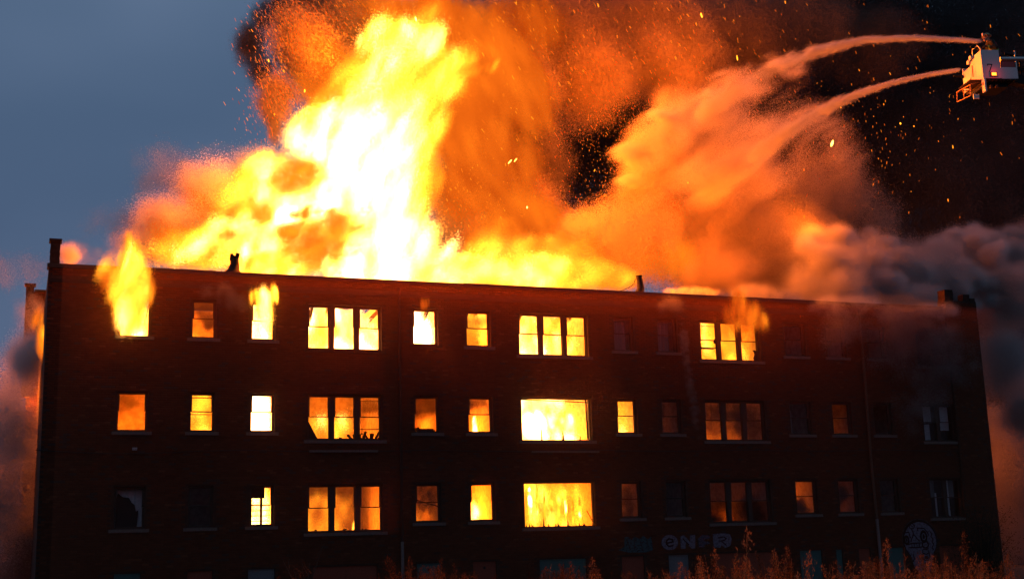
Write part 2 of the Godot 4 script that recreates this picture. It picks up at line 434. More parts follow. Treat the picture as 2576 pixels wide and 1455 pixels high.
	# graffiti on the lowest courses
	graffiti(house)

func stack(st: SurfaceTool, p: Vector3, w: float, h: float) -> void:
	var y := 0.0
	while y < h - .02:
		var q := rng.randf_range(-.008, .008)
		box(st, p + Vector3(-w / 2 + q, y, -w / 2 + q), p + Vector3(w / 2 + q, y + .066, w / 2 + q))
		box(st, p + Vector3(-w / 2 + .012, y + .066, -w / 2 + .012), p + Vector3(w / 2 - .012, y + .077, w / 2 - .012)); y += .077

func wall_with_holes(st: SurfaceTool, x0: float, x1: float, y0: float, y1: float, z: float, th: float) -> void:
	var xs := [x0, x1]; var ys := [y0, y1]
	for k in holes:
		var h: Rect2 = holes[k]
		for v in [h.position.x, h.end.x]: if not v in xs: xs.append(v)
		for v in [h.position.y, h.end.y]: if not v in ys: ys.append(v)
	xs.sort(); ys.sort()
	for i in xs.size() - 1:
		for j in ys.size() - 1:
			var c := Vector2((xs[i] + xs[i + 1]) / 2, (ys[j] + ys[j + 1]) / 2); var open := false
			for k in holes: if (holes[k] as Rect2).has_point(c): open = true
			if open: continue
			quad(st, Vector3(xs[i], ys[j + 1], z), Vector3(xs[i + 1], ys[j + 1], z), Vector3(xs[i + 1], ys[j], z), Vector3(xs[i], ys[j], z))
			quad(st, Vector3(xs[i + 1], ys[j + 1], z - th), Vector3(xs[i], ys[j + 1], z - th), Vector3(xs[i], ys[j], z - th), Vector3(xs[i + 1], ys[j], z - th))
	for k in holes:
		var h: Rect2 = holes[k]; var a := h.position; var b := h.end; var w := z - th
		quad(st, Vector3(a.x, b.y, z), Vector3(a.x, a.y, z), Vector3(a.x, a.y, w), Vector3(a.x, b.y, w))
		quad(st, Vector3(b.x, a.y, z), Vector3(b.x, b.y, z), Vector3(b.x, b.y, w), Vector3(b.x, a.y, w))
		quad(st, Vector3(a.x, a.y, z), Vector3(b.x, a.y, z), Vector3(b.x, a.y, w), Vector3(a.x, a.y, w))
		quad(st, Vector3(b.x, b.y, z), Vector3(a.x, b.y, z), Vector3(a.x, b.y, w), Vector3(b.x, b.y, w))
	quad(st, Vector3(x0, y1, z), Vector3(x0, y0, z), Vector3(x0, y0, z - th), Vector3(x0, y1, z - th))
	quad(st, Vector3(x1, y0, z), Vector3(x1, y1, z), Vector3(x1, y1, z - th), Vector3(x1, y0, z - th))
	quad(st, Vector3(x0, y1, z - th), Vector3(x1, y1, z - th), Vector3(x1, y1, z), Vector3(x0, y1, z))

func brick_tone(p: Vector3) -> Color:
	var v := n1.get_noise_3dv(p * .8) * .5 + rng.randf_range(-.35, .4)
	var c := Color(.070, .022, .010) * (1.0 + v * .45)
	if rng.randf() < .03: c = Color(.105, .036, .017)
	if rng.randf() < .05: c = Color(.04, .028, .024)
	return c

func brick_mesh(s: Vector3) -> ArrayMesh:
	var st := st0(); var h := s / 2; var c := .006
	var f := [Vector3(-h.x + c, h.y - c, h.z), Vector3(h.x - c, h.y - c, h.z), Vector3(h.x - c, -h.y + c, h.z), Vector3(-h.x + c, -h.y + c, h.z)]
	var b := [Vector3(-h.x, h.y, h.z - c), Vector3(h.x, h.y, h.z - c), Vector3(h.x, -h.y, h.z - c), Vector3(-h.x, -h.y, h.z - c)]
	var k := [Vector3(-h.x, h.y, -h.z), Vector3(h.x, h.y, -h.z), Vector3(h.x, -h.y, -h.z), Vector3(-h.x, -h.y, -h.z)]
	quad(st, f[0], f[1], f[2], f[3])
	for i in 4:
		var j := (i + 1) % 4
		quad(st, b[i], b[j], f[j], f[i]); quad(st, k[i], k[j], b[j], b[i])
	return done(st)

func brick_sheet(house: Node3D, called: String, tf: Array, size: Vector3) -> void:
	var col := PackedColorArray()
	for t in tf: col.append(brick_tone(t.origin))
	var mm := MultiMesh.new(); mm.transform_format = MultiMesh.TRANSFORM_3D; mm.use_colors = true; mm.mesh = brick_mesh(size); mm.instance_count = tf.size()
	for i in tf.size(): mm.set_instance_transform(i, tf[i]); mm.set_instance_color(i, col[i])
	var o := MultiMeshInstance3D.new(); o.name = called; o.multimesh = mm; o.material_override = M.brick; o.set_meta("kind", "stuff"); house.add_child(o, true)

func lay_bricks(house: Node3D) -> void:
	var tf := []
	var row := 0
	while true:
		var y := -.1 + row * .077
		if y + .066 > ROOF - .14: break
		var x := X0 + (.0 if row % 2 else .108)
		while x + .206 < 36.07:
			var r := Rect2(x, y, .206, .066); var free := true
			for k in holes:
				if (holes[k] as Rect2).grow(.004).intersects(r): free = false; break
			if free and not (y > ROOF - .64 and y < ROOF - .44):
				if rng.randf() > .004: tf.append(Transform3D(Basis.from_euler(Vector3(rng.randf_range(-.02, .02), rng.randf_range(-.02, .02), rng.randf_range(-.006, .006))), Vector3(x + .103, y + .033, FZ + rng.randf_range(-.004, .004))))
			x += .217
		row += 1
	# the bricks that show largest are pieces of their own
	tf.sort_custom(func(a, b): return absf(a.origin.y - 2.2) * 2.0 + a.origin.x < absf(b.origin.y - 2.2) * 2.0 + b.origin.x)
	var near := tf.slice(0, 300); var m := brick_mesh(Vector3(.206, .066, .03)); var mats := []
	for k in 8: mats.append(plain(brick_tone(Vector3(k * 3, 0, 0)), .9, .25))
	for i in near.size():
		var o := put("brick", m, mats[i % 8], house); o.transform = near[i]
	brick_sheet(house, "bricks", tf.slice(300), Vector3(.206, .066, .03))

# look of a window: frame parts by key
func build_window(house: Node3D, key: String) -> void:
	var h: Rect2 = holes[key]; var c := int(key.substr(1)); var r := key[0]
	var a := h.position; var b := h.end; var z := FZ - .13
	var gone: bool = key in ["A1", "B7", "C7"]        # sashes burnt away
	var norail: bool = key in ["A5", "B1", "B5", "C6", "B13", "A1", "C1"]
	var st := st0(); var fw := .045
	box(st, Vector3(a.x, a.y + .05, z - .12), Vector3(a.x + fw, b.y, z)); box(st, Vector3(b.x - fw, a.y + .05, z - .12), Vector3(b.x, b.y, z))
	box(st, Vector3(a.x + fw, b.y - fw, z - .121), Vector3(b.x - fw, b.y, z - .001)); box(st, Vector3(a.x + fw, a.y + .05, z - .121), Vector3(b.x - fw, a.y + .09, z - .001))
	var w := put("window", done(st), M.frame, house)
	# sill
	st = st0(); box(st, Vector3(a.x - .13, a.y - .06, FZ - .10), Vector3(b.x + .13, a.y + .045, FZ + .07)); put("sill", done(st), M.char if key in ["A4", "A5"] else M.stone, w)
	# lights of the window: three in the wide ones, two in the last
	var parts := 1
	if c in [4, 7, 10]: parts = 3
	if c == 14: parts = 2
	var mw := .17
	var iw := (b.x - a.x - 2 * fw - mw * (parts - 1)) / parts
	for k in parts:
		var x0 := a.x + fw + k * (iw + mw); var x1 := x0 + iw
		if k > 0 and not gone:
			st = st0(); box(st, Vector3(x0 - mw, a.y + .09, z - .14), Vector3(x0, b.y - fw, z + .01)); put("mullion", done(st), M.frame, w)
		if gone: continue
		var y0 := a.y + .09; var y1 := b.y - fw; var ym := (y0 + y1) / 2 + .02
		var middle: bool = parts == 3 and k == 1
		var rail: bool = not norail and not (middle and key in ["A4", "C4"])
		# upper sash stands outside, lower one behind it; the lower one is a little wider
		st = st0(); var s := .035
		box(st, Vector3(x0, ym, z - .05), Vector3(x0 + s + .012, y1, z - .012)); box(st, Vector3(x1 - s - .012, ym, z - .05), Vector3(x1, y1, z - .012))
		box(st, Vector3(x0 + s + .012, y1 - s - .01, z - .049), Vector3(x1 - s - .012, y1, z - .013))
		if rail: box(st, Vector3(x0 + s, ym - .012, z - .051), Vector3(x1 - s, ym + .022, z - .011))
		put("upper_sash", done(st), M.frame, w)
		st = st0()
		box(st, Vector3(x0, y0, z - .10), Vector3(x0 + s * .6, ym - .014, z - .056)); box(st, Vector3(x1 - s * .6, y0, z - .10), Vector3(x1, ym - .014, z - .056))
		box(st, Vector3(x0 + s * .6, y0, z - .099), Vector3(x1 - s * .6, y0 + s, z - .057))
		if key in ["B4"] and k == 2: box(st, Vector3(x0 + s, y0 + .34, z - .098), Vector3(x1 - s, y0 + .365, z - .058)); box(st, Vector3(x0 + s, y1 - .16, z - .098), Vector3(x1 - s, y1 - .145, z - .058))
		if key == "B2": box(st, Vector3(x0, ym - .09, z - .098), Vector3(x1, ym - .07, z - .058)); box(st, Vector3(x0 - .01, y1 - .13, z - .098), Vector3(x1 + .01, y1 - .10, z - .058))
		if key == "A10" and k == 0: box(st, Vector3(x0, ym - .3, z - .098), Vector3(x1, ym - .27, z - .058)); box(st, Vector3(x0, y1 - .17, z - .045), Vector3(x1, y1 - .155, z - .02))
		put("lower_sash", done(st), M.frame, w)
		if key in ["A2", "A8", "A9", "A11", "A12", "A13", "A14", "B8", "B9", "B10", "B11", "B14", "C2", "C5", "C8", "C9", "C10", "C11", "C12", "C13", "C14", "A6", "B6", "C4"]:
			st = st0(); quad(st, Vector3(x0 + .03, y1 - .03, z - .03), Vector3(x1 - .03, y1 - .03, z - .03), Vector3(x1 - .03, ym, z - .03), Vector3(x0 + .03, ym, z - .03)); put("pane", done(st), M.glass, w)
			if not key in ["C10", "A6", "B6"]: st = st0(); quad(st, Vector3(x0 + .01, ym - .014, z - .078), Vector3(x1 - .01, ym - .014, z - .078), Vector3(x1 - .01, y0 + .03, z - .078), Vector3(x0 + .01, y0 + .03, z - .078)); put("pane", done(st), M.glass, w)
		# blinds, curtains and boards behind the dark panes
		if key in ["A8", "A9"]: hang(w, x0 + .04, x1 - .1, y0 + .04, y1 - .06, z - .3, .6)
		if key == "B11": hang(w, x0, x0 + .3, y0, y0 + .9, z - .3, .35)
		if key == "B14": hang(w, x0 + .02, x1 - .05, ym if k == 0 else y0 + .45, y1 - .05, z - .25, .8)
		if key == "B14" and k == 0: hang(w, x0 + .08, x1 - .12, y0, ym - .05, z - .32, 1.0)
		if key == "C14" and k == 1: hang(w, x0 + .08, x0 + .3, y0, y1 - .02, z - .25, 1.0); hang(w, x0 + .34, x1 - .1, ym, y1 - .02, z - .3, .6)
		if key == "C14" and k == 0: hang(w, x0 + .05, x1 - .2, ym, y1 - .02, z - .3, .55); hang(w, x1 - .2, x1 - .12, y0, ym + .2, z - .3, .9)
	# broken glass, leaning frames, stumps
	if key == "A1":
		st = st0(); bar(st, Vector3(a.x + .40, b.y - .02, z + .02), Vector3(b.x - .03, b.y - .13, z + .06), .025); bar(st, Vector3(b.x - .05, b.y - .14, z + .06), Vector3(b.x - .14, b.y - .72, z + .03), .022); put("fallen_sash", done(st), M.char, w)
	if key == "B7":
		st = st0(); bar(st, Vector3(a.x + .03, b.y - .07, z - .02), Vector3(b.x - .1, b.y - .14, z - .02), .03); bar(st, Vector3(b.x - .15, b.y - .05, z - .01), Vector3(b.x - .12, a.y + .1, z - .01), .05)
		spike(st, a.x + .82, a.y + .09, z - .05, .46, .05); spike(st, a.x + 1.66, a.y + .09, z - .05, .33, .07); spike(st, b.x - .42, a.y + .09, z - .05, .2, .04); put("burnt_mullions", done(st), M.char, w)
	if key == "C7":
		st = st0(); spike(st, a.x + .78, a.y + .09, z - .05, .32, .045); spike(st, a.x + 1.72, a.y + .09, z - .05, .22, .05); bar(st, Vector3(b.x - .05, a.y + .2, z - .03), Vector3(b.x - .28, a.y + .62, z - .03), .025)
		for k in 16: spike(st, rng.randf_range(a.x + .1, b.x - .05), a.y + .08, z - .06, rng.randf_range(.03, .12), .05)
		put("burnt_mullions", done(st), M.char, w)
	if key in ["B4", "A10", "C4", "B5"]:
		st = st0()
		for k in (26 if key == "B4" else 12):
			var px := rng.randf_range(a.x + (1.75 if key == "B4" and k > 4 else .1), b.x - .1)
			bar(st, Vector3(px, a.y + .05, z - .4), Vector3(px + rng.randf_range(-.25, .25), a.y + rng.randf_range(.12, .40 if key == "B4" else .18), z - rng.randf_range(.2, .6)), rng.randf_range(.02, .07))
		if key == "B5": box(st, Vector3(a.x + .32, a.y + .05, z - .8), Vector3(b.x - .06, a.y + .25, z - .4)); box(st, Vector3(a.x + .28, a.y + .05, z - .8), Vector3(a.x + .33, a.y + .30, z - .4))
		put("debris", done(st), M.char, w)
	if key == "B4":
		st = st0(); quad(st, Vector3(a.x + .05, a.y + .72, z - .3), Vector3(a.x + .12, a.y + .72, z - .3), Vector3(a.x + .48, a.y + .05, z - .3), Vector3(a.x + .05, a.y + .05, z - .3)); put("hanging_cloth", done(st), M.char, w)
	if key == "A10":
		st = st0(); shard(st, Vector3(b.x - .06, a.y + .1, z - .03), [Vector2(0, 0), Vector2(-.16, 0), Vector2(-.20, .1), Vector2(-.13, .25), Vector2(-.16, .36), Vector2(-.22, .42), Vector2(-.12, .42), Vector2(0, .38)])
		shard(st, Vector3(a.x + .05, a.y + .5, z - .03), [Vector2(0, 0), Vector2(.6, -.0), Vector2(.62, .03), Vector2(.4, .04), Vector2(.35, .09), Vector2(.16, .05), Vector2(0, .13)])
		shard(st, Vector3(a.x + .78, a.y + .72, z - .03), [Vector2(0, 0), Vector2(0, .26), Vector2(-.08, .2), Vector2(-.14, .1), Vector2(-.12, .02)]); put("broken_glass", done(st), M.char, w)
	if key == "C1":
		st = st0(); shard(st, Vector3(a.x + .1, a.y + .1, z - .28), [Vector2(0, 0), Vector2(.66, 0), Vector2(.70, .55), Vector2(.62, .52), Vector2(.58, .72), Vector2(.48, .80), Vector2(.40, .95), Vector2(.2, .98), Vector2(.05, 1.1), Vector2(0, .9)]); put("pane_hole", done(st), M.black, w)  # black plate standing for the dark hole in the broken pane
		hang(w, a.x + .06, b.x - .06, a.y + .1, b.y - .06, z - .36, .9)
	if key == "C5":
		st = st0(); bar(st, Vector3(a.x - .1, a.y + 1.0, z - 1.0), Vector3(b.x + .3, a.y + .62, z - 1.0), .035); put("fallen_pole", done(st), M.char, w)
	if key == "C3":
		st = st0(); box(st, Vector3(a.x + .42, a.y + .1, z - .3), Vector3(a.x + .5, b.y - .4, z - .25))
		for k in 4: box(st, Vector3(a.x + .14, a.y + .22 + k * .17, z - .299), Vector3(b.x - .06, a.y + .245 + k * .17, z - .251))
		box(st, Vector3(a.x + .04, b.y - .42, z - .3), Vector3(b.x - .24, b.y - .06, z - .25)); box(st, Vector3(a.x + .04, a.y + .1, z - .3), Vector3(a.x + .15, b.y - .42, z - .25)); put("shelf_frame", done(st), M.char, w)

func hang(w: Node3D, x0: float, x1: float, y0: float, y1: float, z: float, tone: float) -> void:  # a hanging cloth with shallow folds
	var st := st0(); var n := 10
	for i in n:
		var a := lerpf(x0, x1, float(i) / n); var b := lerpf(x0, x1, float(i + 1) / n); var za := z + .015 * sin(i * 2.1); var zb := z + .015 * sin((i + 1) * 2.1)
		quad(st, Vector3(a, y1, za), Vector3(b, y1, zb), Vector3(b, y0 + .01 * sin(i * 1.3), zb), Vector3(a, y0, za))
	put("curtain", done(st), M.pale if tone > .7 else M.grey, w)

func spike(st: SurfaceTool, x: float, y: float, z: float, h: float, w: float) -> void:
	tube(st, [Vector3(x, y - .02, z), Vector3(x + w * .1, y + h * .5, z), Vector3(x - w * .2, y + h, z)], [w * .7, w * .45, .006], 5)

func shard(st: SurfaceTool, o: Vector3, p: Array) -> void:  # a thin plate of any outline
	var poly := PackedVector2Array(p); var t := Geometry2D.triangulate_polygon(poly)
	for s in [0, 1]:
		var k := 0
		while k < t.size():
			var q := [t[k], t[k + 1], t[k + 2]]
			if (poly[q[1]] - poly[q[0]]).cross(poly[q[2]] - poly[q[0]]) > 0: q.reverse()
			if s == 1: q.reverse()
			st.set_smooth_group(-1)
			for i in q: st.add_vertex(o + Vector3(poly[i].x, poly[i].y, -.005 * s))
			k += 3

# ------------------------------------------------------------------ graffiti
func paint(w: int, h: int, jobs: Array) -> ImageTexture:
	# jobs: [kind, colour, width, points...]; "line" strokes, "fill" polygons, "ring" ellipses outlined, "disc" ellipses
	var im := Image.create_empty(w, h, false, Image.FORMAT_RGBA8); im.fill(Color(0, 0, 0, 0))
	var n := FastNoiseLite.new(); n.frequency = .06; n.seed = 9
	for j in jobs:
		var pts := PackedVector2Array(j[3]); var c: Color = j[1]; var wd: float = j[2]
		var r := Rect2(pts[0], Vector2.ZERO)
		for p in pts: r = r.expand(p)
		if j[0] in ["ring", "disc"]: r = Rect2(pts[0] - pts[1], pts[1] * 2)
		r = r.grow(wd + 2)
		for y in range(maxi(0, int(r.position.y)), mini(h, int(r.end.y) + 1)):
			for x in range(maxi(0, int(r.position.x)), mini(w, int(r.end.x) + 1)):
				var p := Vector2(x + .5, y + .5); var d := 1e9
				match j[0]:
					"line":
						for k in pts.size() - 1: d = minf(d, p.distance_to(Geometry2D.get_closest_point_to_segment(p, pts[k], pts[k + 1])))
						d -= wd / 2
					"fill": d = -1.0 if Geometry2D.is_point_in_polygon(p, pts) else 1.0
					_:
						var q := (p - pts[0]) / pts[1]; d = (q.length() - 1.0) * minf(pts[1].x, pts[1].y)
						if j[0] == "ring": d = absf(d) - wd / 2
				if d < .5:
					var v := n.get_noise_2d(x, y)
					im.set_pixel(x, y, Color(c.r * (1 + v * .3), c.g * (1 + v * .3), c.b * (1 + v * .3), clampf(.5 - d, 0, 1) * clampf(1.05 + v * .5, .3, 1) * c.a))
	return ImageTexture.create_from_image(im)

func sheet(house: Node3D, called: String, tex: Texture2D, x0: float, x1: float, y0: float, y1: float) -> void:
	var m := StandardMaterial3D.new(); m.albedo_texture = tex; m.roughness = .9; m.transparency = BaseMaterial3D.TRANSPARENCY_ALPHA; m.metallic_specular = .2
	var st := st0(); quad_uv(st, Vector3(x0, y1, FZ + .028), Vector3(x1, y1, FZ + .028), Vector3(x1, y0, FZ + .028), Vector3(x0, y0, FZ + .028))
	put(called, done(st), m, house)

func graffiti(house: Node3D) -> void:
	var v := func(a: Array) -> Array:
		var o := []
		var k := 0
		while k < a.size(): o.append(Vector2(a[k], a[k + 1])); k += 2
		return o
	var wh := Color(.38, .36, .41); var dk := Color(.05, .045, .05); var tl := Color(.14, .27, .29)
	# a teal throw-up, worn
	var jobs := [["fill", tl, 0, v.call([20, 150, 60, 120, 66, 30, 90, 24, 110, 60, 130, 24, 160, 50, 190, 18, 214, 56, 240, 30, 246, 160, 200, 178, 90, 176])]]
	for p in [[80, 60, 100, 150], [130, 50, 125, 150], [165, 70, 180, 160], [210, 70, 215, 150]]: jobs.append(["line", Color(.12, .22, .24), 5, v.call(p)])
	sheet(house, "teal_graffiti", paint(256, 200, jobs), 20.25, 21.85, 1.42, 2.18)
	# four fat white letters
	jobs = [["disc", wh, 0, v.call([62, 62, 54, 52])], ["line", dk, 9, v.call([44, 66, 84, 58, 80, 42, 58, 36, 42, 50, 40, 72, 54, 88, 80, 84])],
		["fill", wh, 0, v.call([132, 106, 134, 22, 160, 14, 196, 64, 198, 18, 232, 16, 228, 106, 206, 110, 168, 66, 164, 108])],
		["line", dk, 5, v.call([150, 40, 186, 80])],
		["fill", wh * Color(.8, .8, .85, .75), 0, v.call([252, 100, 250, 40, 280, 16, 330, 22, 328, 44, 292, 48, 292, 62, 324, 64, 322, 82, 290, 84, 290, 104])],
		["fill", wh, 0, v.call([352, 106, 350, 14, 420, 8, 466, 18, 478, 48, 466, 96, 430, 112, 404, 92, 398, 108])], ["line", dk, 6, v.call([386, 40, 424, 34, 440, 46, 424, 60, 390, 62])], ["line", dk, 5, v.call([410, 66, 436, 92])]]
	sheet(house, "white_letter_graffiti", paint(490, 124, jobs), 22.1, 25.2, 1.5, 2.16)
	# an upright oval face: eyes at different heights, a row of teeth, a forked tongue
	var f := [["disc", Color(.25, .23, .24), 0, v.call([120, 128, 112, 124])], ["disc", dk, 0, v.call([120, 130, 108, 120])], ["disc", wh, 0, v.call([122, 136, 102, 112])],
		["fill", wh, 0, v.call([50, 200, 200, 210, 178, 300, 150, 350, 132, 372, 110, 340, 70, 290])],
		["ring", dk, 4, v.call([76, 48, 16, 15])], ["line", dk, 3, v.call([70, 42, 82, 52])],
		["line", dk, 5, v.call([20, 84, 54, 84, 60, 116])], ["ring", dk, 8, v.call([36, 130, 13, 22])], ["disc", dk, 0, v.call([36, 130, 5, 10])],
		["line", dk, 5, v.call([112, 76, 110, 60, 152, 62, 170, 84, 178, 104])], ["ring", dk, 9, v.call([146, 112, 18, 30])], ["disc", dk, 0, v.call([146, 112, 7, 14])],
		["line", dk, 5, v.call([74, 66, 84, 96, 70, 120, 62, 140])], ["line", dk, 5, v.call([84, 96, 104, 124, 118, 138])],
		["line", dk, 6, v.call([40, 156, 66, 150, 128, 148])], ["line", dk, 6, v.call([52, 174, 92, 176, 132, 172])],
		["line", dk, 4, v.call([66, 152, 66, 174])], ["line", dk, 4, v.call([82, 152, 82, 175])], ["line", dk, 4, v.call([98, 150, 98, 176])], ["line", dk, 4, v.call([114, 150, 114, 174])],
		["ring", dk, 7, v.call([152, 160, 19, 19])], ["line", dk, 4, v.call([136, 186, 152, 190, 168, 184])],
		["line", dk, 4, v.call([190, 84, 200, 100, 192, 112, 204, 128, 196, 146, 206, 160, 194, 176, 200, 192])],
		["line", dk, 4, v.call([132, 190, 130, 214, 126, 236, 140, 252, 160, 254, 174, 240, 172, 212, 166, 196])], ["line", dk, 4, v.call([134, 210, 150, 218, 168, 210])],
		["disc", Color(.34, .15, .14), 0, v.call([152, 236, 12, 10])], ["line", dk, 4, v.call([70, 212, 74, 240, 66, 256])]]
	sheet(house, "face_graffiti", paint(240, 380, f), 32.82, 34.66, .0, 2.50)

func build_rear_wing() -> void:
	var wing := base("rear_wing")
	tag(wing, "dark remnant of rear brick wing with thin chimney seen past left corner", "building")
	var st := st0(); var z := -60.0
	box(st, Vector3(.16, -.3, z - 6), Vector3(1.6, 13.84, z)); put("wall", done(st), M.mortar, wing)
	st = st0(); stack(st, Vector3(.10, 9.0, z + .25), .34, 5.02); box(st, Vector3(-.14, 14.02, z + .0), Vector3(.34, 14.1, z + .5)); put("chimney", done(st), M.mortar, wing)
	st = st0(); box(st, Vector3(.3, 13.84, z - 6.05), Vector3(1.65, 13.92, z + .05)); put("coping", done(st), M.frame, wing)
	var bm := []
	for row in 80:
		for k in 6: bm.append(Transform3D(Basis.IDENTITY, Vector3(.27 + k * .217 + (.1 if row % 2 else 0.0), 7.7 + row * .077, z)))
	brick_sheet(wing, "bricks", bm, Vector3(.206, .066, .03))

# ------------------------------------------------------------------ aerial platform and its firefighter
func build_platform() -> void:
	var p0 := at(2477, 196, -32); var b := cam.transform.basis
	var d := p0 - cam.position; d.y = 0; d = d.normalized(); var r := d.cross(Vector3.UP)
	var th := deg_to_rad(28)
	var ax := r * cos(th) + d * sin(th); var bx := d * cos(th) - r * sin(th)
	var pf := base("aerial_platform", p0); pf.basis = Basis(ax, Vector3.UP, -bx)   # local: x along the numbered side, z towards the camera, front panels at x = 0
	tag(pf, "white rescue platform of an aerial ladder numbered 7 with red warning light", "aerial platform")
	var q := func(called: String, lo: Vector3, hi: Vector3, m: Material) -> MeshInstance3D:
		var st := st0(); box(st, lo, hi); return put(called, done(st), m, pf)
	q.call("side_panel", Vector3(0, 0, -.04), Vector3(.62, 1.02, 0), M.white2)
	q.call("side_panel", Vector3(.622, -.02, -.04), Vector3(1.22, .40, 0), M.white2)
	q.call("kick_plate", Vector3(.0, -.035, -1.42), Vector3(1.22, -.002, -.0), M.black)
	q.call("front_panel", Vector3(-.03, 0, -.46), Vector3(0, 1.0, 0), M.white)
	q.call("front_panel", Vector3(-.028, 0, -.585), Vector3(.002, .90, -.475), M.white)
	q.call("front_panel", Vector3(-.028, 0, -.80), Vector3(.002, .88, -.60), M.white)
	q.call("front_panel", Vector3(-.03, 0, -1.42), Vector3(0, .74, -.815), M.white)
	q.call("latch", Vector3(-.045, .30, -.70), Vector3(-.029, .72, -.66), M.redpaint)
	q.call("latch", Vector3(-.045, .2, -.86), Vector3(-.031, .34, -.845), M.black)
	q.call("back_panel", Vector3(.0, 0, -1.46), Vector3(1.22, .9, -1.422), M.white2)
	q.call("rail_post", Vector3(1.18, .4, -.04), Vector3(1.22, 1.0, -.0), M.metal)
	q.call("rail_post", Vector3(1.18, 0, -1.42), Vector3(1.22, 1.0, -1.38), M.metal)
	q.call("equipment_box", Vector3(.66, .41, -.5), Vector3(1.16, .62, -.02), M.redpaint)
	for k in 9: q.call("floor_slat", Vector3(.04 + k * .13, -.075, -1.40), Vector3(.10 + k * .13, -.036, -.02), M.rust)
	var st := st0()
	bar(st, Vector3(0, 1.04, -.02), Vector3(.0, 1.26, -.22), .03); bar(st, Vector3(.0, 1.26, -.22), Vector3(.0, 1.26, -.6), .03); bar(st, Vector3(.0, .9, -.6), Vector3(0, 1.26, -.6), .03)
	put("hand_rail", done(st), M.metal, pf)
	for k in 2:
		st = st0(); var c := Vector3(-.06, .99 - k * .10, -.66 - k * .17)
		tube(st, [c + Vector3(.10, 0, 0), c + Vector3(.06, 0, 0), c + Vector3(-.02, 0, 0), c + Vector3(-.04, 0, 0)], [.02, .06, .085, .08], 12)
		bar(st, c + Vector3(.05, 0, 0), c + Vector3(.05, -.16, 0), .02); put("flood_light", done(st), M.white, pf)
	# folding step and bumper frame under the front
	st = st0()
	for k in 12: box(st, Vector3(-.46 + k * .038, -.03 - k * .000, -.96), Vector3(-.435 + k * .038, -.01, -.1))
	put("step_grating", done(st), M.rust, pf)
	st = st0(); var w := .028
	var fr := [Vector3(-.50, -.12, -1.02), Vector3(-.56, -.50, -.96), Vector3(-.40, -.52, -.30), Vector3(-.36, -.12, -.30)]
	for k in 4: bar(st, fr[k], fr[(k + 1) % 4], w)
	bar(st, fr[0].lerp(fr[3], .45), fr[1].lerp(fr[2], .55), w * .8); bar(st, fr[0], Vector3(-.02, -.02, -1.1), w); bar(st, fr[3], Vector3(-.02, -.02, -.25), w); bar(st, fr[2], Vector3(.1, -.10, -.2), w)
	put("bumper_frame", done(st), M.orangepaint, pf)
	q.call("hinge_block", Vector3(-.06, -.50, -.10), Vector3(.0, -.04, .10), M.white)
	q.call("hinge_mark", Vector3(-.066, -.26, -.04), Vector3(-.061, -.16, .05), M.redpaint)
	q.call("foot_plate", Vector3(-.34, -.66, -.25), Vector3(-.14, -.50, -.20), M.white)
	q.call("under_frame", Vector3(.05, -.22, -1.1), Vector3(.95, -.08, -.25), M.black)
	for k in 3: q.call("roller", Vector3(.06 + k * .2, -.34 + k * .03, -.2), Vector3(.13 + k * .2, -.22 + k * .03, -.12), M.rust)
	# numeral and lamp
	var tm := TextMesh.new(); var sf := SystemFont.new(); sf.font_names = ["Droid Serif"]; sf.font_italic = true; tm.font = sf; tm.text = "7"; tm.font_size = 64; tm.pixel_size = .0062; tm.depth = .006
	var num := put("numeral", tm, M.black, pf, Vector3(.24, .36, .004)); num.rotation_degrees.z = -3
	st = st0(); box(st, Vector3(.23, .06, .002), Vector3(.45, .20, .05)); put("lamp_bezel", done(st), M.redpaint, pf)
	st = st0(); box(st, Vector3(.26, .08, .051), Vector3(.42, .18, .06)); put("warning_light", done(st), glow(Color(6, 1.1, .1)), pf)
	omni("warning_lamp", pf.transform * Vector3(.34, .13, .12), .06, .05, Color(1, .12, .05))
	# the nozzles
	st = st0(); tube(st, [Vector3(.18, 1.0, -.42), Vector3(.16, 1.2, -.42), Vector3(.1, 1.27, -.42), Vector3(-.08, 1.29, -.42), Vector3(-.16, 1.295, -.42)], [.05, .05, .055, .045, .035], 8); put("monitor_nozzle", done(st), M.black, pf)
	st = st0(); tube(st, [Vector3(.0, .55, -1.36), Vector3(-.1, .62, -1.40), Vector3(-.2, .63, -1.42), Vector3(-.36, .63, -1.44)], [.05, .05, .045, .035], 8); put("monitor_nozzle", done(st), M.black, pf)
	# boom that carries the platform
	st = st0()
	bar(st, Vector3(.66, .66, -.62), Vector3(9.0, -.9, 1.2), .12); bar(st, Vector3(1.22, .25, -.7), Vector3(9.0, -2.0, 1.1), .34, .30); put("boom", done(st), M.black, pf)
	st = st0(); tube(st, [Vector3(.66, .70, -.05), Vector3(1.3, .71, -.03), Vector3(4.0, .50, .5)], [.085, .085, .085], 8); put("water_pipe", done(st), M.metal, pf)
	st = st0(); tube(st, [Vector3(1.0, 1.02, -.3), Vector3(1.5, .86, -.2), Vector3(4.0, .7, .5)], [.05, .05, .05], 8)
	for k in 8: bar(st, Vector3(1.2 + k * .3, .95 - k * .02, -.3), Vector3(1.32 + k * .3, .2 - k * .03, -.5), .04)
	put("ladder_rail", done(st), M.black, pf)
	build_person(pf.transform)

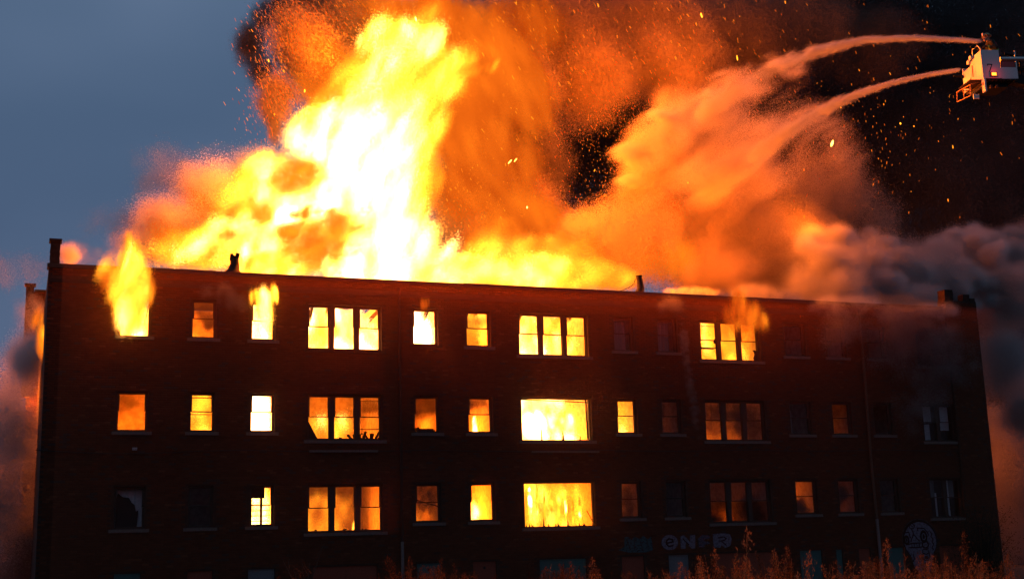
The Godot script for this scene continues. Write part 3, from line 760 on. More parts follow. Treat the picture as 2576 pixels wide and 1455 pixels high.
# distance field of tapered limbs joined smoothly, meshed with surface nets
func limb_mesh(bones: Array, cell: float, soft: float) -> Array:   # -> [vertices, normals, colours] triangles
	var lo := Vector3(1e9, 1e9, 1e9); var hi := -lo
	for q in bones:
		for k in 2:
			lo = lo.min(q[k] - Vector3.ONE * (q[2 + k] + cell * 2)); hi = hi.max(q[k] + Vector3.ONE * (q[2 + k] + cell * 2))
	var nx := int((hi.x - lo.x) / cell) + 2; var ny := int((hi.y - lo.y) / cell) + 2; var nz := int((hi.z - lo.z) / cell) + 2
	var f := PackedFloat32Array(); f.resize(nx * ny * nz); f.fill(1.0)
	var own := PackedInt32Array(); own.resize(nx * ny * nz)
	var best := PackedFloat32Array(); best.resize(nx * ny * nz); best.fill(9.0)
	for bi in bones.size():
		var q: Array = bones[bi]; var a: Vector3 = q[0]; var b: Vector3 = q[1]; var ba := b - a; var bb := maxf(ba.length_squared(), 1e-9)
		var m := maxf(q[2], q[3]) + soft + cell * 2
		var l := ((a.min(b) - Vector3.ONE * m - lo) / cell).floor(); var h := ((a.max(b) + Vector3.ONE * m - lo) / cell).ceil()
		for z in range(maxi(0, int(l.z)), mini(nz, int(h.z) + 1)):
			for y in range(maxi(0, int(l.y)), mini(ny, int(h.y) + 1)):
				for x in range(maxi(0, int(l.x)), mini(nx, int(h.x) + 1)):
					var p := lo + Vector3(x, y, z) * cell; var t := clampf((p - a).dot(ba) / bb, 0, 1)
					var dd: float = p.distance_to(a + ba * t) - lerpf(q[2], q[3], t)
					var i := (z * ny + y) * nx + x
					if dd < best[i]: best[i] = dd; own[i] = bi
					var k := clampf(.5 + .5 * (f[i] - dd) / soft, 0, 1)
					f[i] = lerpf(f[i], dd, k) - soft * k * (1 - k)
	var idx := {}; var vs := PackedVector3Array(); var cs := PackedColorArray()
	for z in nz - 1:
		for y in ny - 1:
			for x in nx - 1:
				var i0 := (z * ny + y) * nx + x; var s := Vector3.ZERO; var cnt := 0
				var c := [i0, i0 + 1, i0 + nx, i0 + nx + 1, i0 + nx * ny, i0 + nx * ny + 1, i0 + nx * ny + nx, i0 + nx * ny + nx + 1]
				var neg := 0
				for k in 8: neg += int(f[c[k]] < 0)
				if neg == 0 or neg == 8: continue
				for e in [[0, 1], [2, 3], [4, 5], [6, 7], [0, 2], [1, 3], [4, 6], [5, 7], [0, 4], [1, 5], [2, 6], [3, 7]]:
					var fa := f[c[e[0]]]; var fb := f[c[e[1]]]
					if (fa < 0) != (fb < 0):
						var t := fa / (fa - fb)
						s += Vector3(e[0] & 1, (e[0] >> 1) & 1, e[0] >> 2).lerp(Vector3(e[1] & 1, (e[1] >> 1) & 1, e[1] >> 2), t); cnt += 1
				idx[i0] = vs.size(); vs.append(lo + (Vector3(x, y, z) + s / cnt) * cell); cs.append(bones[own[i0]][4])
	var tri := PackedInt32Array()
	for z in range(1, nz - 1):
		for y in range(1, ny - 1):
			for x in range(1, nx - 1):
				var i := (z * ny + y) * nx + x
				for ax in 3:
					var step: int = [1, nx, nx * ny][ax]; var u: int = [nx, nx * ny, 1][ax]; var w: int = [nx * ny, 1, nx][ax]
					var ina := f[i] < 0; var inb := f[i + step] < 0
					if ina == inb: continue
					var q := [i, i - u, i - u - w, i - w]
					if not (idx.has(q[0]) and idx.has(q[1]) and idx.has(q[2]) and idx.has(q[3])): continue
					if ina: q.reverse()
					for k in [0, 1, 2, 0, 2, 3]: tri.append(idx[q[k]])
	return [vs, cs, tri]

func add_limbs(st: SurfaceTool, bones: Array, cell: float, soft: float) -> void:
	var g := limb_mesh(bones, cell, soft)
	st.set_smooth_group(0)
	for i in g[2]:
		st.set_color(g[1][i]); st.add_vertex(g[0][i])

func build_person(t: Transform3D) -> void:
	# local: -x is where the person faces, y up, feet on the platform floor
	var coat := Color(.035, .03, .022); var skin := Color(.42, .25, .17); var band := Color(.32, .40, .06); var red := Color(.35, .02, .02); var glove := Color(.06, .045, .03)
	var pr := base("person"); pr.transform = Transform3D(t.basis, t * Vector3(.66, .06, -.42))
	tag(pr, "firefighter in helmet and dark coat leaning over the upper water nozzle", "person")
	var st := st0()
	var v := func(x: float, y: float, z: float) -> Vector3: return Vector3(x, y, z)
	var B := []
	for s in [-1.0, 1.0]:
		B += [[v.call(.06, .04, .11 * s), v.call(-.12, .035, .13 * s), .055, .045, glove], [v.call(.05, .08, .11 * s), v.call(.02, .46, .11 * s), .065, .08, coat], [v.call(.02, .46, .11 * s), v.call(.07, .90, .095 * s), .08, .105, coat],
			[v.call(-.10, 1.36, .17 * s), v.call(-.02, 1.12, .27 * s), .075, .06, coat], [v.call(-.02, 1.12, .27 * s), v.call(-.26, 1.18, .15 * s), .058, .045, coat], [v.call(-.22, 1.17, .165 * s), v.call(-.245, 1.178, .155 * s), .052, .052, band],
			[v.call(-.10, 1.38, .06 * s), v.call(-.10, 1.36, .17 * s), .085, .075, coat]]
	B += [[v.call(.07, .90, 0), v.call(.03, 1.12, 0), .15, .155, coat], [v.call(.03, 1.12, 0), v.call(-.09, 1.34, 0), .155, .14, coat], [v.call(.02, 1.06, 0), v.call(.01, 1.10, 0), .165, .165, band],
		[v.call(-.10, 1.36, 0), v.call(-.16, 1.50, 0), .07, .06, skin], [v.call(.16, 1.02, 0), v.call(.06, 1.36, 0), .08, .08, red]]
	add_limbs(st, B, .02, .05)
	# head with brow, nose, jaw and ears
	var hc: Vector3 = v.call(-.20, 1.58, 0)
	var H := [[hc + v.call(.02, .03, 0), hc + v.call(-.02, .02, 0), .095, .09, skin], [hc + v.call(-.03, -.06, 0), hc + v.call(-.06, -.08, 0), .062, .05, skin], [hc + v.call(-.098, .0, 0), hc + v.call(-.118, -.025, 0), .012, .017, skin],
		[hc + v.call(-.09, .03, -.035), hc + v.call(-.09, .03, .035), .018, .018, skin], [hc + v.call(-.088, -.058, -.02), hc + v.call(-.088, -.058, .02), .012, .012, Color(.3, .13, .1)],
		[hc + v.call(-.092, .012, -.034), hc + v.call(-.094, .012, -.034), .013, .013, Color(.05, .04, .04)], [hc + v.call(-.092, .012, .034), hc + v.call(-.094, .012, .034), .013, .013, Color(.05, .04, .04)],
		[hc + v.call(.0, .0, -.093), hc + v.call(.0, -.03, -.09), .018, .012, skin], [hc + v.call(.0, .0, .093), hc + v.call(.0, -.03, .09), .018, .012, skin], [hc + v.call(.03, -.06, 0), hc + v.call(.05, -.14, 0), .06, .065, skin]]
	add_limbs(st, H, .010, .018)
	# gloved hands closed on the nozzle grips
	for s in [-1.0, 1.0]:
		var w: Vector3 = v.call(-.27, 1.185, .145 * s); var G := [[w, w + v.call(-.07, .03, -.02 * s), .030, .032, glove]]
		for k in 4:
			var kn: Vector3 = w + v.call(-.085 - (.006 if k in [1, 2] else 0.0), .055 - k * .021, -.025 * s)
			var m1: Vector3 = kn + v.call(-.030 + k * .002, .004, -.022 * s); var m2: Vector3 = m1 + v.call(-.002, .0, -.028 * s); var m3: Vector3 = m2 + v.call(.020 - .003 * k, -.002, -.010 * s)
			G += [[w + v.call(-.03, .02 - k * .008, 0), kn, .014, .0115, glove], [kn, m1, .0115, .0105, glove], [m1, m2, .0105, .010, glove], [m2, m3, .010, .009, glove]]
		G += [[w + v.call(-.02, .03, 0), w + v.call(-.035, .068, -.02 * s), .015, .012, glove], [w + v.call(-.035, .068, -.02 * s), w + v.call(-.065, .078, -.045 * s), .012, .010, glove]]
		add_limbs(st, G, .006, .008)
	put("body", done(st), M.body, pr)
	# helmet: dome, brim longer at the back, front shield
	st = st0(); var rings := []
	for k in 8:
		var a := k / 7.0 * PI * .5
		rings.append([.125 * cos(a) + (.0 if k else .0), .115 * sin(a)])
	var pts := []; var rad := []
	for q in [[.165, -.012], [.17, 0], [.13, .012]] + rings: pts.append(hc + v.call(.015 + q[0] * .0, .055 + q[1], 0)); rad.append(maxf(q[0], .004))
	tube(st, pts, rad, 14); put("helmet", done(st), plain(Color(.30, .17, .03), .35, .5), pr)
	st = st0(); box(st, hc + v.call(-.135, .075, -.045), hc + v.call(-.120, .16, .045)); put("helmet_shield", done(st), M.white, pr)

# ------------------------------------------------------------------ fires inside the rooms
# key: [energy of the room's fire, heat of the flames (0 none), share of the opening they fill from below, label]
const ROOMS := {
	"A1": [55, .84, 1.0, "white-hot fire filling the top floor window nearest the left corner"],
	"A2": [15, .62, .45, "low flames behind the second top floor window, orange room"],
	"A3": [50, .90, 1.0, "bright fire in the third top floor window under short flame tongues"],
	"A4": [70, 1.0, 1.05, "white fire behind the three-light top floor window, left one of two"],
	"A5": [80, 1.16, 1.1, "blinding white fire in the single top floor window left of centre"],
	"A6": [20, .60, .9, "amber fire in the single top floor window right of the blinding white one"],
	"A7": [30, .72, 1.0, "yellow fire behind the wide top floor window in the middle of the house"],
	"A10": [22, .60, 1.0, "yellow fire behind broken three-light top floor window on the right"],
	"B1": [12, .42, .2, "fire glow in second floor room with a door seen through leftmost window"],
	"B2": [18, .58, .8, "amber fire behind the narrow sash of the second window, middle row"],
	"B3": [60, .98, 1.05, "white fire in the third window of the middle row"],
	"B4": [20, .64, .6, "fire and fallen debris behind the left three-light window, middle row"],
	"B5": [8, .50, .12, "dull orange fire in the smoky middle row room with box on sill"],
	"B6": [15, .74, .5, "thin upright flame in the middle row window left of the wide opening"],
	"B7": [55, .92, 1.05, "fierce fire filling the wide burnt-out opening in the middle row"],
	"B8": [26, .66, 1.0, "yellow fire in the narrow middle row window right of the wide opening"],
	"B9": [.22, .06, .2, "faint red fire low in dark middle row window by the smoke trail"],
	"B10": [2.4, .14, .3, "dim brown-orange fire behind the right three-light window, middle row"],
	"B12": [1.0, .12, .5, "deep red fire in the lone glowing middle row window far right"],
	"C3": [26, .88, 1.0, "bright fire seen through shelves in the bottom row window, third along"],
	"C4": [18, .50, .7, "even orange fire behind the left three-light window, bottom row"],
	"C5": [2.6, .24, .6, "brown-orange fire behind the pane with a fallen pole, bottom row"],
	"C6": [24, .66, .7, "orange fire with tall yellow streak, bottom row left of wide opening"],
	"C7": [34, .68, 1.05, "yellow fire filling the wide burnt-out opening in the bottom row"],
	"C8": [1.7, .16, .5, "smoky brown fire in the narrow bottom row window under teal graffiti side"],
	"C10": [.30, -.06, .3, "almost dead brown fire behind the right three-light window, bottom row"],
	"C11": [5.0, .34, .6, "orange fire in the bottom row window left of the rain pipe, brightest there"],
	"C12": [.4, .04, .3, "low red fire in the bottom row window touching the rain pipe"],
}

func build_rooms() -> void:
	for key in ROOMS:
		var s: Array = ROOMS[key]; var h: Rect2 = holes[key]; var c := h.get_center(); var w := h.size.x; var hh := h.size.y
		var e: float = s[0]; var t: float = s[1]; var k: float = s[2]
		var bl := []
		if k >= .8:
			bl.append([c.x, c.y + .05, FZ - 1.5, w * .62, hh * .72, .75, 4.5, t, 0])
			bl.append([c.x, h.position.y, FZ - 1.0, w * .55, hh * .5, .4, 2.0, t + .06, 0])
		else:
			bl.append([c.x - w * .1, h.position.y + hh * k * .25, FZ - 2.6, w * .6, hh * k * .9, .8, 3.0, t, 0])
		if key == "A2": bl = [[c.x - .22, h.position.y + .1, FZ - 1.2, .22, .5, .3, 3.0, .66, 0]]
		if key == "B6": bl = [[c.x + .18, h.position.y + .25, FZ - 1.2, .08, .55, .1, 4.0, .9, 0], [c.x - .2, h.position.y, FZ - 2.2, .6, .6, .5, 2.5, .58, 0]]
		if key == "A6": bl.append([c.x + .22, h.position.y + .2, FZ - .8, .05, .28, .06, 4.0, .80, 0])
		if key == "C6": bl = [[c.x + .15, h.position.y + .3, FZ - 1.4, .2, .85, .2, 4.0, .74, 0], [c.x - .2, h.position.y, FZ - 2.2, .6, .7, .5, 2.5, .58, 0]]
		if key == "C4": bl = [[c.x - .9, h.position.y + .6, FZ - 3.4, 1.2, .9, .5, 3, .56, 0], [c.x + .85, h.position.y + .1, FZ - 2.0, .12, .5, .15, 3, .66, 0], [c.x, h.position.y + .6, FZ - 3.6, 1.6, 1.0, .5, 2.5, .52, 0]]
		if key == "C7":
			for j in 9: bl.append([h.position.x + .25 + j * .28, c.y + rng.randf_range(-.2, .3), FZ - .8, rng.randf_range(.04, .09), rng.randf_range(.4, .8), .08, 3.0, rng.randf_range(.72, .95), 0])
		if key == "B7":
			for j in 7: bl.append([h.position.x + .2 + j * .33, c.y + rng.randf_range(-.3, .1), FZ - .9, rng.randf_range(.1, .25), rng.randf_range(.4, .8), .15, 3.0, rng.randf_range(.95, 1.1), rng.randf_range(-20, 20)])
		var o := {"world": true, "hot": true, "size": .22, "stretch": 1.5, "spread": .45, "fall": .15, "edge": .5, "noise": 2.4}
		cloud("room_fire", s[3], "fire", "stuff", T.fine, bl, o)
		omni("room_fire_light", Vector3(c.x + w * .12, h.position.y + .35, FZ - 3.1), e, .35)

# ------------------------------------------------------------------ the fire above the roof
func room_smoke() -> void:
	var b := []
	for q in [["A2", 0, .35, .5, .4, 1.2], ["B1", -.1, .45, .5, .3, 1.0], ["B5", .05, .35, .5, .45, 1.8], ["B6", .0, .42, .5, .3, 1.2], ["B10", .7, -.1, .7, .5, 1.6], ["B10", 0, .5, 1.2, .3, 1.4], ["C5", .2, .2, .3, .5, 1.6], ["C8", .2, -.1, .18, .6, 2.4], ["C11", .3, -.35, .28, .35, 3.0], ["C12", -.05, .3, .45, .4, 2.2], ["B12", .0, .3, .3, .4, 1.6], ["C10", .9, -.1, .5, .6, 2.0], ["C10", -.9, -.55, .4, .2, 3.0], ["B9", -.2, .1, .35, .6, 2.4], ["A6", .15, .4, .3, .2, .8], ["B4", .9, .5, .5, .2, .8]]:
		var c := (holes[q[0]] as Rect2).get_center()
		b.append([c.x + q[1], c.y + q[2], FZ - .9, q[3] * 1.5, q[4] * 1.5, .3, q[5] * .55, .10, 0])
	cloud("room_smoke", "dark smoke hanging inside the dim rooms behind the windows", "smoke", "stuff", T.mid, b, {"world": true, "size": .16, "edge": 1.7, "noise": 3.2, "spread": .2})
	var h: Rect2 = holes["C14"]; var st := st0(); var p := Vector3(h.position.x + 1.17, h.position.y + .78, FZ - .55)
	tube(st, [p + Vector3(0, -.03, 0), p + Vector3(0, -.015, 0), p + Vector3(0, .015, 0), p + Vector3(0, .03, 0)], [.012, .03, .03, .012], 8)
	tag(put("light_bulb", done(st), glow(Color(6, 4, 1.6))), "tiny bright lamp between curtains of the bottom row window far right", "lamp")
	omni("bulb_light", p + Vector3(0, 0, .05), .05, .03)

func build_fire() -> void:
	var o := {"hot": true, "size": .30, "stretch": 2.2, "flow": Vector3(.35, 1, 0), "spread": .40, "fall": .46, "edge": 1.05}
	cloud("fire_column", "huge white and yellow column of fire rising from the roof", "fire", "stuff", T.fine, [
		[985, 640, -48, 180, 110, 3.0, 4.5, 1.12, 0], [960, 540, -48, 120, 110, 2.6, 4.5, 1.10, 0], [930, 450, -48.5, 135, 110, 2.8, 4.5, 1.12, 10], [900, 370, -49, 140, 120, 3.0, 4.5, 1.12, 15],
		[800, 340, -49, 75, 55, 2.0, 3.5, 1.02, 30], [1000, 330, -49, 90, 140, 2.5, 4.0, 1.0, 15], [950, 265, -49, 130, 80, 2.4, 3.5, .98, 20],
		[985, 200, -49, 120, 95, 2.4, 3.5, .84, 25], [910, 230, -49.5, 95, 90, 2.2, 2.5, .74, 20], [960, 110, -49, 60, 50, 1.4, 3.5, .98, 0], [1048, 108, -49, 75, 60, 1.5, 4.0, 1.04, 0], [1010, 150, -49, 100, 60, 1.6, 3.0, .90, 30],
		[1072, 45, -49, 26, 48, .8, 2.4, .64, 10], [1150, 150, -49, 85, 30, 1.2, 2.4, .74, -12], [1215, 170, -49, 80, 16, .8, 1.6, .56, -14], [1100, 210, -49, 90, 60, 1.6, 2.5, .76, -10],
		[1065, 420, -49, 60, 100, 1.6, 3.2, .84, 0], [1050, 510, -48.5, 60, 90, 1.5, 3.2, .86, 18], [1085, 290, -49, 55, 80, 1.4, 2.5, .78, 0], [870, 290, -49.5, 100, 100, 2.2, 2.5, .78, 35],
		[1050, 640, -47.5, 80, 60, 1.6, 3.5, 1.08, -30], [1110, 680, -47, 130, 30, 1.6, 4.0, 1.0, 0]], o)
	cloud("fire_veil", "thin orange burning gas right of the fire column, with added glow for firelit smoke and mist", "fire", "stuff", T.fine, [
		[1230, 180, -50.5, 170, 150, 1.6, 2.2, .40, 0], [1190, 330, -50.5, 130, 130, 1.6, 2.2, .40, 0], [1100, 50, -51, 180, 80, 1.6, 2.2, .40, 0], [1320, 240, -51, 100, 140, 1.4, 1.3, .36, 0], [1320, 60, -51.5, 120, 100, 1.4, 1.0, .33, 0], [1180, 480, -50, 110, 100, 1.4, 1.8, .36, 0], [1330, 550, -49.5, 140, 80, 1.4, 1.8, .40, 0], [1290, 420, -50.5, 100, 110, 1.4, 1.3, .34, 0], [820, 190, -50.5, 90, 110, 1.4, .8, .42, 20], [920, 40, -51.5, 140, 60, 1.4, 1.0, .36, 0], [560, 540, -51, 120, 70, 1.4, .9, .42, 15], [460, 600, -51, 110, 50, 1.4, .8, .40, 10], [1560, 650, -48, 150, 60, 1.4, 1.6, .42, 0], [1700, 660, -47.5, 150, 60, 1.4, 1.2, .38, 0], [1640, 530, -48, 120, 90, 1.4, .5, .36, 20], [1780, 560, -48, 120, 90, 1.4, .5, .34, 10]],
		o.merged({"flow": Vector3(-.4, .9, 0), "spread": .16, "fall": .12, "edge": .5}, true))  # emissive flakes also stand in for firelight on the smoke and mist
	cloud("fire_bank", "yellow bank of fire with dark swirls left of the white column", "fire", "stuff", T.fine, [
		[720, 500, -50, 140, 120, 2.6, 3.6, .82, 30], [640, 600, -49.5, 130, 80, 2.4, 3.5, .80, 0], [780, 620, -49.5, 140, 70, 2.4, 3.5, .84, 0], [655, 625, -47.5, 60, 45, 1.2, 3.5, 1.03, 0], [830, 520, -49, 100, 70, 2.0, 3.5, .98, 20],
		[740, 555, -48, 60, 25, 1.0, 3, 1.0, 10], [560, 630, -49.5, 120, 55, 2.0, 2.6, .70, 10], [470, 630, -49.5, 110, 50, 2.0, 2.2, .62, 10], [680, 670, -47, 130, 30, 1.4, 3.5, .86, 0], [870, 660, -46.5, 90, 45, 1.4, 3.5, 1.05, 0], [600, 500, -50, 60, 90, 1.8, 2.0, .62, 35]],
		o.merged({"flow": Vector3(.5, .8, 0), "stretch": 1.4, "spread": .55, "fall": .40, "edge": .9}, true))
	cloud("dark_swirls", "darker orange smoke swirls in front of the yellow bank, firelight on them put in as glow", "fire", "stuff", T.fine, [
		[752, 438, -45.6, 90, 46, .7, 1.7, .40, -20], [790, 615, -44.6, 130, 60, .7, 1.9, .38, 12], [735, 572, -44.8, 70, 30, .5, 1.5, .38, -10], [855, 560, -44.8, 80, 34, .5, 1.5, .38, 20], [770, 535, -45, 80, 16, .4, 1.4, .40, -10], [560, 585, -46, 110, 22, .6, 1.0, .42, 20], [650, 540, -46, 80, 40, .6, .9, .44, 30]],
		o.merged({"size": .2, "spread": .2, "fall": -.05, "edge": 2.6, "noise": 2.4, "stretch": 1.3, "flow": Vector3(.8, .6, 0)}, true))  # smoke drawn with emissive flakes, the firelight in it put into their colour
	cloud("fire_ridge", "low yellow fire burning along the roof right of the white column", "fire", "stuff", T.fine, [
		[1200, 690, -46.5, 150, 34, 1.6, 4.0, 1.02, 0], [1340, 688, -46.5, 150, 46, 1.8, 3.8, .95, 0], [1270, 640, -48, 150, 48, 2.0, 2.8, .78, 0], [1400, 640, -48, 140, 56, 2.0, 2.4, .72, -10], [1470, 690, -46.5, 130, 44, 1.6, 3.4, .82, 0], [1560, 705, -46.5, 90, 28, 1.2, 2.6, .70, 0], [1240, 580, -49, 90, 50, 1.8, 1.6, .58, -20]],
		o.merged({"flow": Vector3(.8, .5, 0), "stretch": 1.2, "spread": .28, "edge": .5}, true))
	# flames that lick out of the windows
	var q := {"hot": true, "size": .17, "stretch": 2.4, "flow": Vector3(-.1, 1, .1), "spread": .42, "fall": .30, "edge": 1.7, "noise": 2.4}
	cloud("window_flame", "tall yellow flame pouring up from the top left corner window over the parapet", "fire", "stuff", T.fine, [
		[330, 765, -42.0, 40, 45, .4, 1.61, .80, 0], [315, 715, -41.9, 50, 50, .45, 1.36, .72, -8], [345, 700, -41.9, 38, 60, .4, 1.36, .74, 8], [325, 655, -41.9, 32, 55, .35, 1.24, .72, 0], [275, 690, -41.9, 24, 40, .3, 0.99, .58, -25], [372, 730, -41.9, 18, 50, .3, 0.74, .52, 10], [322, 615, -41.9, 14, 36, .25, 0.74, .50, 0], [262, 710, -41.9, 14, 30, .2, 0.62, .44, -10], [290, 740, -41.9, 16, 30, .2, 0.87, .64, -20], [305, 670, -41.8, 16, 40, .2, 0.99, .80, 0], [338, 650, -41.8, 14, 44, .2, 0.99, .78, 4], [352, 745, -41.8, 20, 34, .2, 1.12, .84, 6], [322, 790, -41.9, 34, 30, .25, 1.24, .86, 0]], q.merged({"edge": 1.6, "size": .17, "noise": 2.6}, true))
	cloud("window_flame", "short bright flame tongues over the third top floor window", "fire", "stuff", T.fine, [[664, 776, -42.22, 32, 24, .12, 4.0, .9, 0], [662, 752, -42.15, 34, 14, .2, 3.0, .96, 0], [690, 738, -42.1, 10, 26, .12, 3.0, .92, -8], [640, 745, -42.1, 8, 14, .1, 2.5, .84, 0], [668, 738, -42.1, 9, 18, .1, 2.4, .84, 0]], q)
	cloud("window_flame", "red-orange flames fanning out above the broken top floor window", "fire", "stuff", T.fine, [
		[1800, 800, -41.95, 26, 12, .3, 0.55, 0.33, 30], [1832, 785, -41.9, 26, 24, .3, 0.66, 0.33, 20], [1858, 765, -41.9, 30, 36, .3, 0.61, 0.31, 0], [1880, 800, -41.9, 24, 30, .3, 0.61, 0.33, 0], [1905, 790, -41.9, 26, 30, .3, 0.55, 0.29, 15], [1922, 812, -41.9, 20, 14, .25, .6, .34, -30], [1860, 815, -41.95, 60, 14, .3, 0.55, 0.35, 0], [1840, 740, -41.9, 26, 20, .3, 0.33, 0.21, 0]], q.merged({"flow": Vector3(.15, 1, .1)}, true))
	cloud("window_flame", "thin dull flame licks over the blinding white window", "fire", "stuff", T.fine, [[1070, 764, -42.15, 26, 14, .12, .8, .44, 0]], q)
	cloud("gable_flame", "orange flames and hot smoke pouring past the left corner of house", "fire", "stuff", T.fine, [[104, 870, -47, 14, 50, .8, 1.4, .46, 5], [96, 800, -50, 16, 30, .8, .7, .36, 0]], q)
	# light of those flames, plus added lamps that brighten mist and smoke without flames
	for l in [[960, 640, -44.8, 150], [900, 400, -45.0, 170], [1040, 130, -46, 160], [760, 560, -45.5, 120], [1150, 640, -45.2, 120], [1380, 650, -45.4, 130], [1560, 700, -46, 40], [1640, 600, -43.2, 12], [1800, 670, -43.2, 30], [1890, 580, -43.0, 34], [2040, 540, -45.5, 26], [1650, 480, -43.6, 10], [560, 610, -46.5, 160], [430, 650, -48, 90], [1165, 380, -47.8, 260], [1290, 160, -47.8, 260], [1180, 180, -48, 240], [1470, 240, -48, 70], [1620, 200, -48.5, 110], [1840, 160, -51, 70], [690, 350, -48, 80], [850, 150, -48.5, 110], [330, 690, -41.2, 4], [1860, 790, -41.3, 2], [40, 1010, -60, 200], [95, 900, -64, 190], [60, 820, -64, 60], [2440, 1130, -59.5, 30]]:
		omni("fire_and_fill_light", at(l[0], l[1], l[2]), l[3], .9 if l[3] > 20 else .3)

# ------------------------------------------------------------------ smoke
func build_smoke() -> void:
	var so := {"size": .9, "edge": 1.0, "spread": .2, "noise": .75}
	cloud("dark_smoke", "vast bank of black smoke hiding the sky on the right", "smoke", "stuff", T.far, [
		[1700, 200, -72, 420, 420, 5, 2.8, 0.084, 0], [2150, 150, -72, 420, 420, 5, 2.8, 0.096, 0], [2560, 120, -72, 420, 420, 5, 2.8, 0.120, 0], [2350, 480, -72, 420, 360, 5, 2.8, 0.120, 0], [2650, 500, -72, 320, 420, 5, 2.8, 0.132, 0], [1900, 480, -72, 420, 360, 5, 2.8, 0.096, 0], [1520, 380, -70, 300, 330, 4, 2.8, 0.072, 0], [1450, 60, -71, 260, 280, 4, 3.0, 0.072, 0], [2600, 850, -70, 260, 330, 4, 3.5, 0.144, 0], [2500, 1150, -66, 230, 330, 4, 3.5, 0.192, 0]],
		so.merged({"size": 1.5, "edge": .35}, true))
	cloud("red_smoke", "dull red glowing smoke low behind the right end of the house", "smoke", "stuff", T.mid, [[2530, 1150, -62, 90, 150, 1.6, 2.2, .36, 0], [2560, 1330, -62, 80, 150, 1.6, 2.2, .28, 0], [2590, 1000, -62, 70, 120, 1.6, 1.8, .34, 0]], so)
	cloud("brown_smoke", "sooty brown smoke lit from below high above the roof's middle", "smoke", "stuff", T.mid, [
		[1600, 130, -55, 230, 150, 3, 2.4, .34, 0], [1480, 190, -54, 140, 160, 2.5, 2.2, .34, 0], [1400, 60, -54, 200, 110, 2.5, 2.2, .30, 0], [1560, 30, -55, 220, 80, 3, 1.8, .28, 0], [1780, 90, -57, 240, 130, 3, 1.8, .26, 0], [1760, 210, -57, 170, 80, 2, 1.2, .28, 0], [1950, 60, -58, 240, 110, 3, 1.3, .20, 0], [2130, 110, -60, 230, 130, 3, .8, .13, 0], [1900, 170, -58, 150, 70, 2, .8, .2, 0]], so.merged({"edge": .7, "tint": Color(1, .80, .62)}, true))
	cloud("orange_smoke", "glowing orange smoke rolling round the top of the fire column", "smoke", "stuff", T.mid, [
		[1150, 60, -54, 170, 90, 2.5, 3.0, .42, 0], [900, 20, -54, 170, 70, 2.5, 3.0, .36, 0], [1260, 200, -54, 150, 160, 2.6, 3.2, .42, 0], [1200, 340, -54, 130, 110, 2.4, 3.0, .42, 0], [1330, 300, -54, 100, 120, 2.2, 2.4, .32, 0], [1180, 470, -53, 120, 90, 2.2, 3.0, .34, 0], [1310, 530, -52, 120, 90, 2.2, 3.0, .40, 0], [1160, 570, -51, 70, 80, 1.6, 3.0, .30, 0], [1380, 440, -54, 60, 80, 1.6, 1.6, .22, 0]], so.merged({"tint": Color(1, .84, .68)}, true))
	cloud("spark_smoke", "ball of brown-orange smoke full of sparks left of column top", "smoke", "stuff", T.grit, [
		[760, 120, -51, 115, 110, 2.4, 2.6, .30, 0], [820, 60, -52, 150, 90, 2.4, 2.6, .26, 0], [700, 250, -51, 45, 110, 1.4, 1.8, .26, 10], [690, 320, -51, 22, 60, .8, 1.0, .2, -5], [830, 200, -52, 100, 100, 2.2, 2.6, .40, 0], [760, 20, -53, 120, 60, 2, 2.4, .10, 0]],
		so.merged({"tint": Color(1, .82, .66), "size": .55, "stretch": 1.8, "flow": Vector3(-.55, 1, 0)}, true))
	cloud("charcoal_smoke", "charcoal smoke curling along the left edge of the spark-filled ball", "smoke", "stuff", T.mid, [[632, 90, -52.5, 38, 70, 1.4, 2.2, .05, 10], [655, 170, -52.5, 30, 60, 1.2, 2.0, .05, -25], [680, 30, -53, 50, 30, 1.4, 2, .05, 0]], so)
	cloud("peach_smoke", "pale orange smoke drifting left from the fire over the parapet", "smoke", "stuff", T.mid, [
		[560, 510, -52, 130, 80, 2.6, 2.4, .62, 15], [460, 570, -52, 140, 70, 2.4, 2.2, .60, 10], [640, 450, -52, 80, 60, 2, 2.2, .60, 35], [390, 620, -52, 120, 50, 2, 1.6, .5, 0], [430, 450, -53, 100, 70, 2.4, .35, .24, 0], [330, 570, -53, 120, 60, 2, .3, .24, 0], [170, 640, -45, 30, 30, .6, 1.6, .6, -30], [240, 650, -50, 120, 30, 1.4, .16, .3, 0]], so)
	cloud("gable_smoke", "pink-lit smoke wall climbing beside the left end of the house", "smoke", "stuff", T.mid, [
		[70, 900, -50, 55, 90, 1.6, 2.2, .72, 5], [40, 1040, -52, 90, 140, 2.2, 2.4, .66, 0], [20, 1240, -54, 110, 160, 2.4, 2.6, .45, 0], [60, 1400, -56, 110, 120, 2, 2.8, .20, 0], [80, 790, -53, 40, 50, 1.2, .5, .4, 0], [60, 690, -55, 90, 60, 1.6, .12, .3, 0]], so)
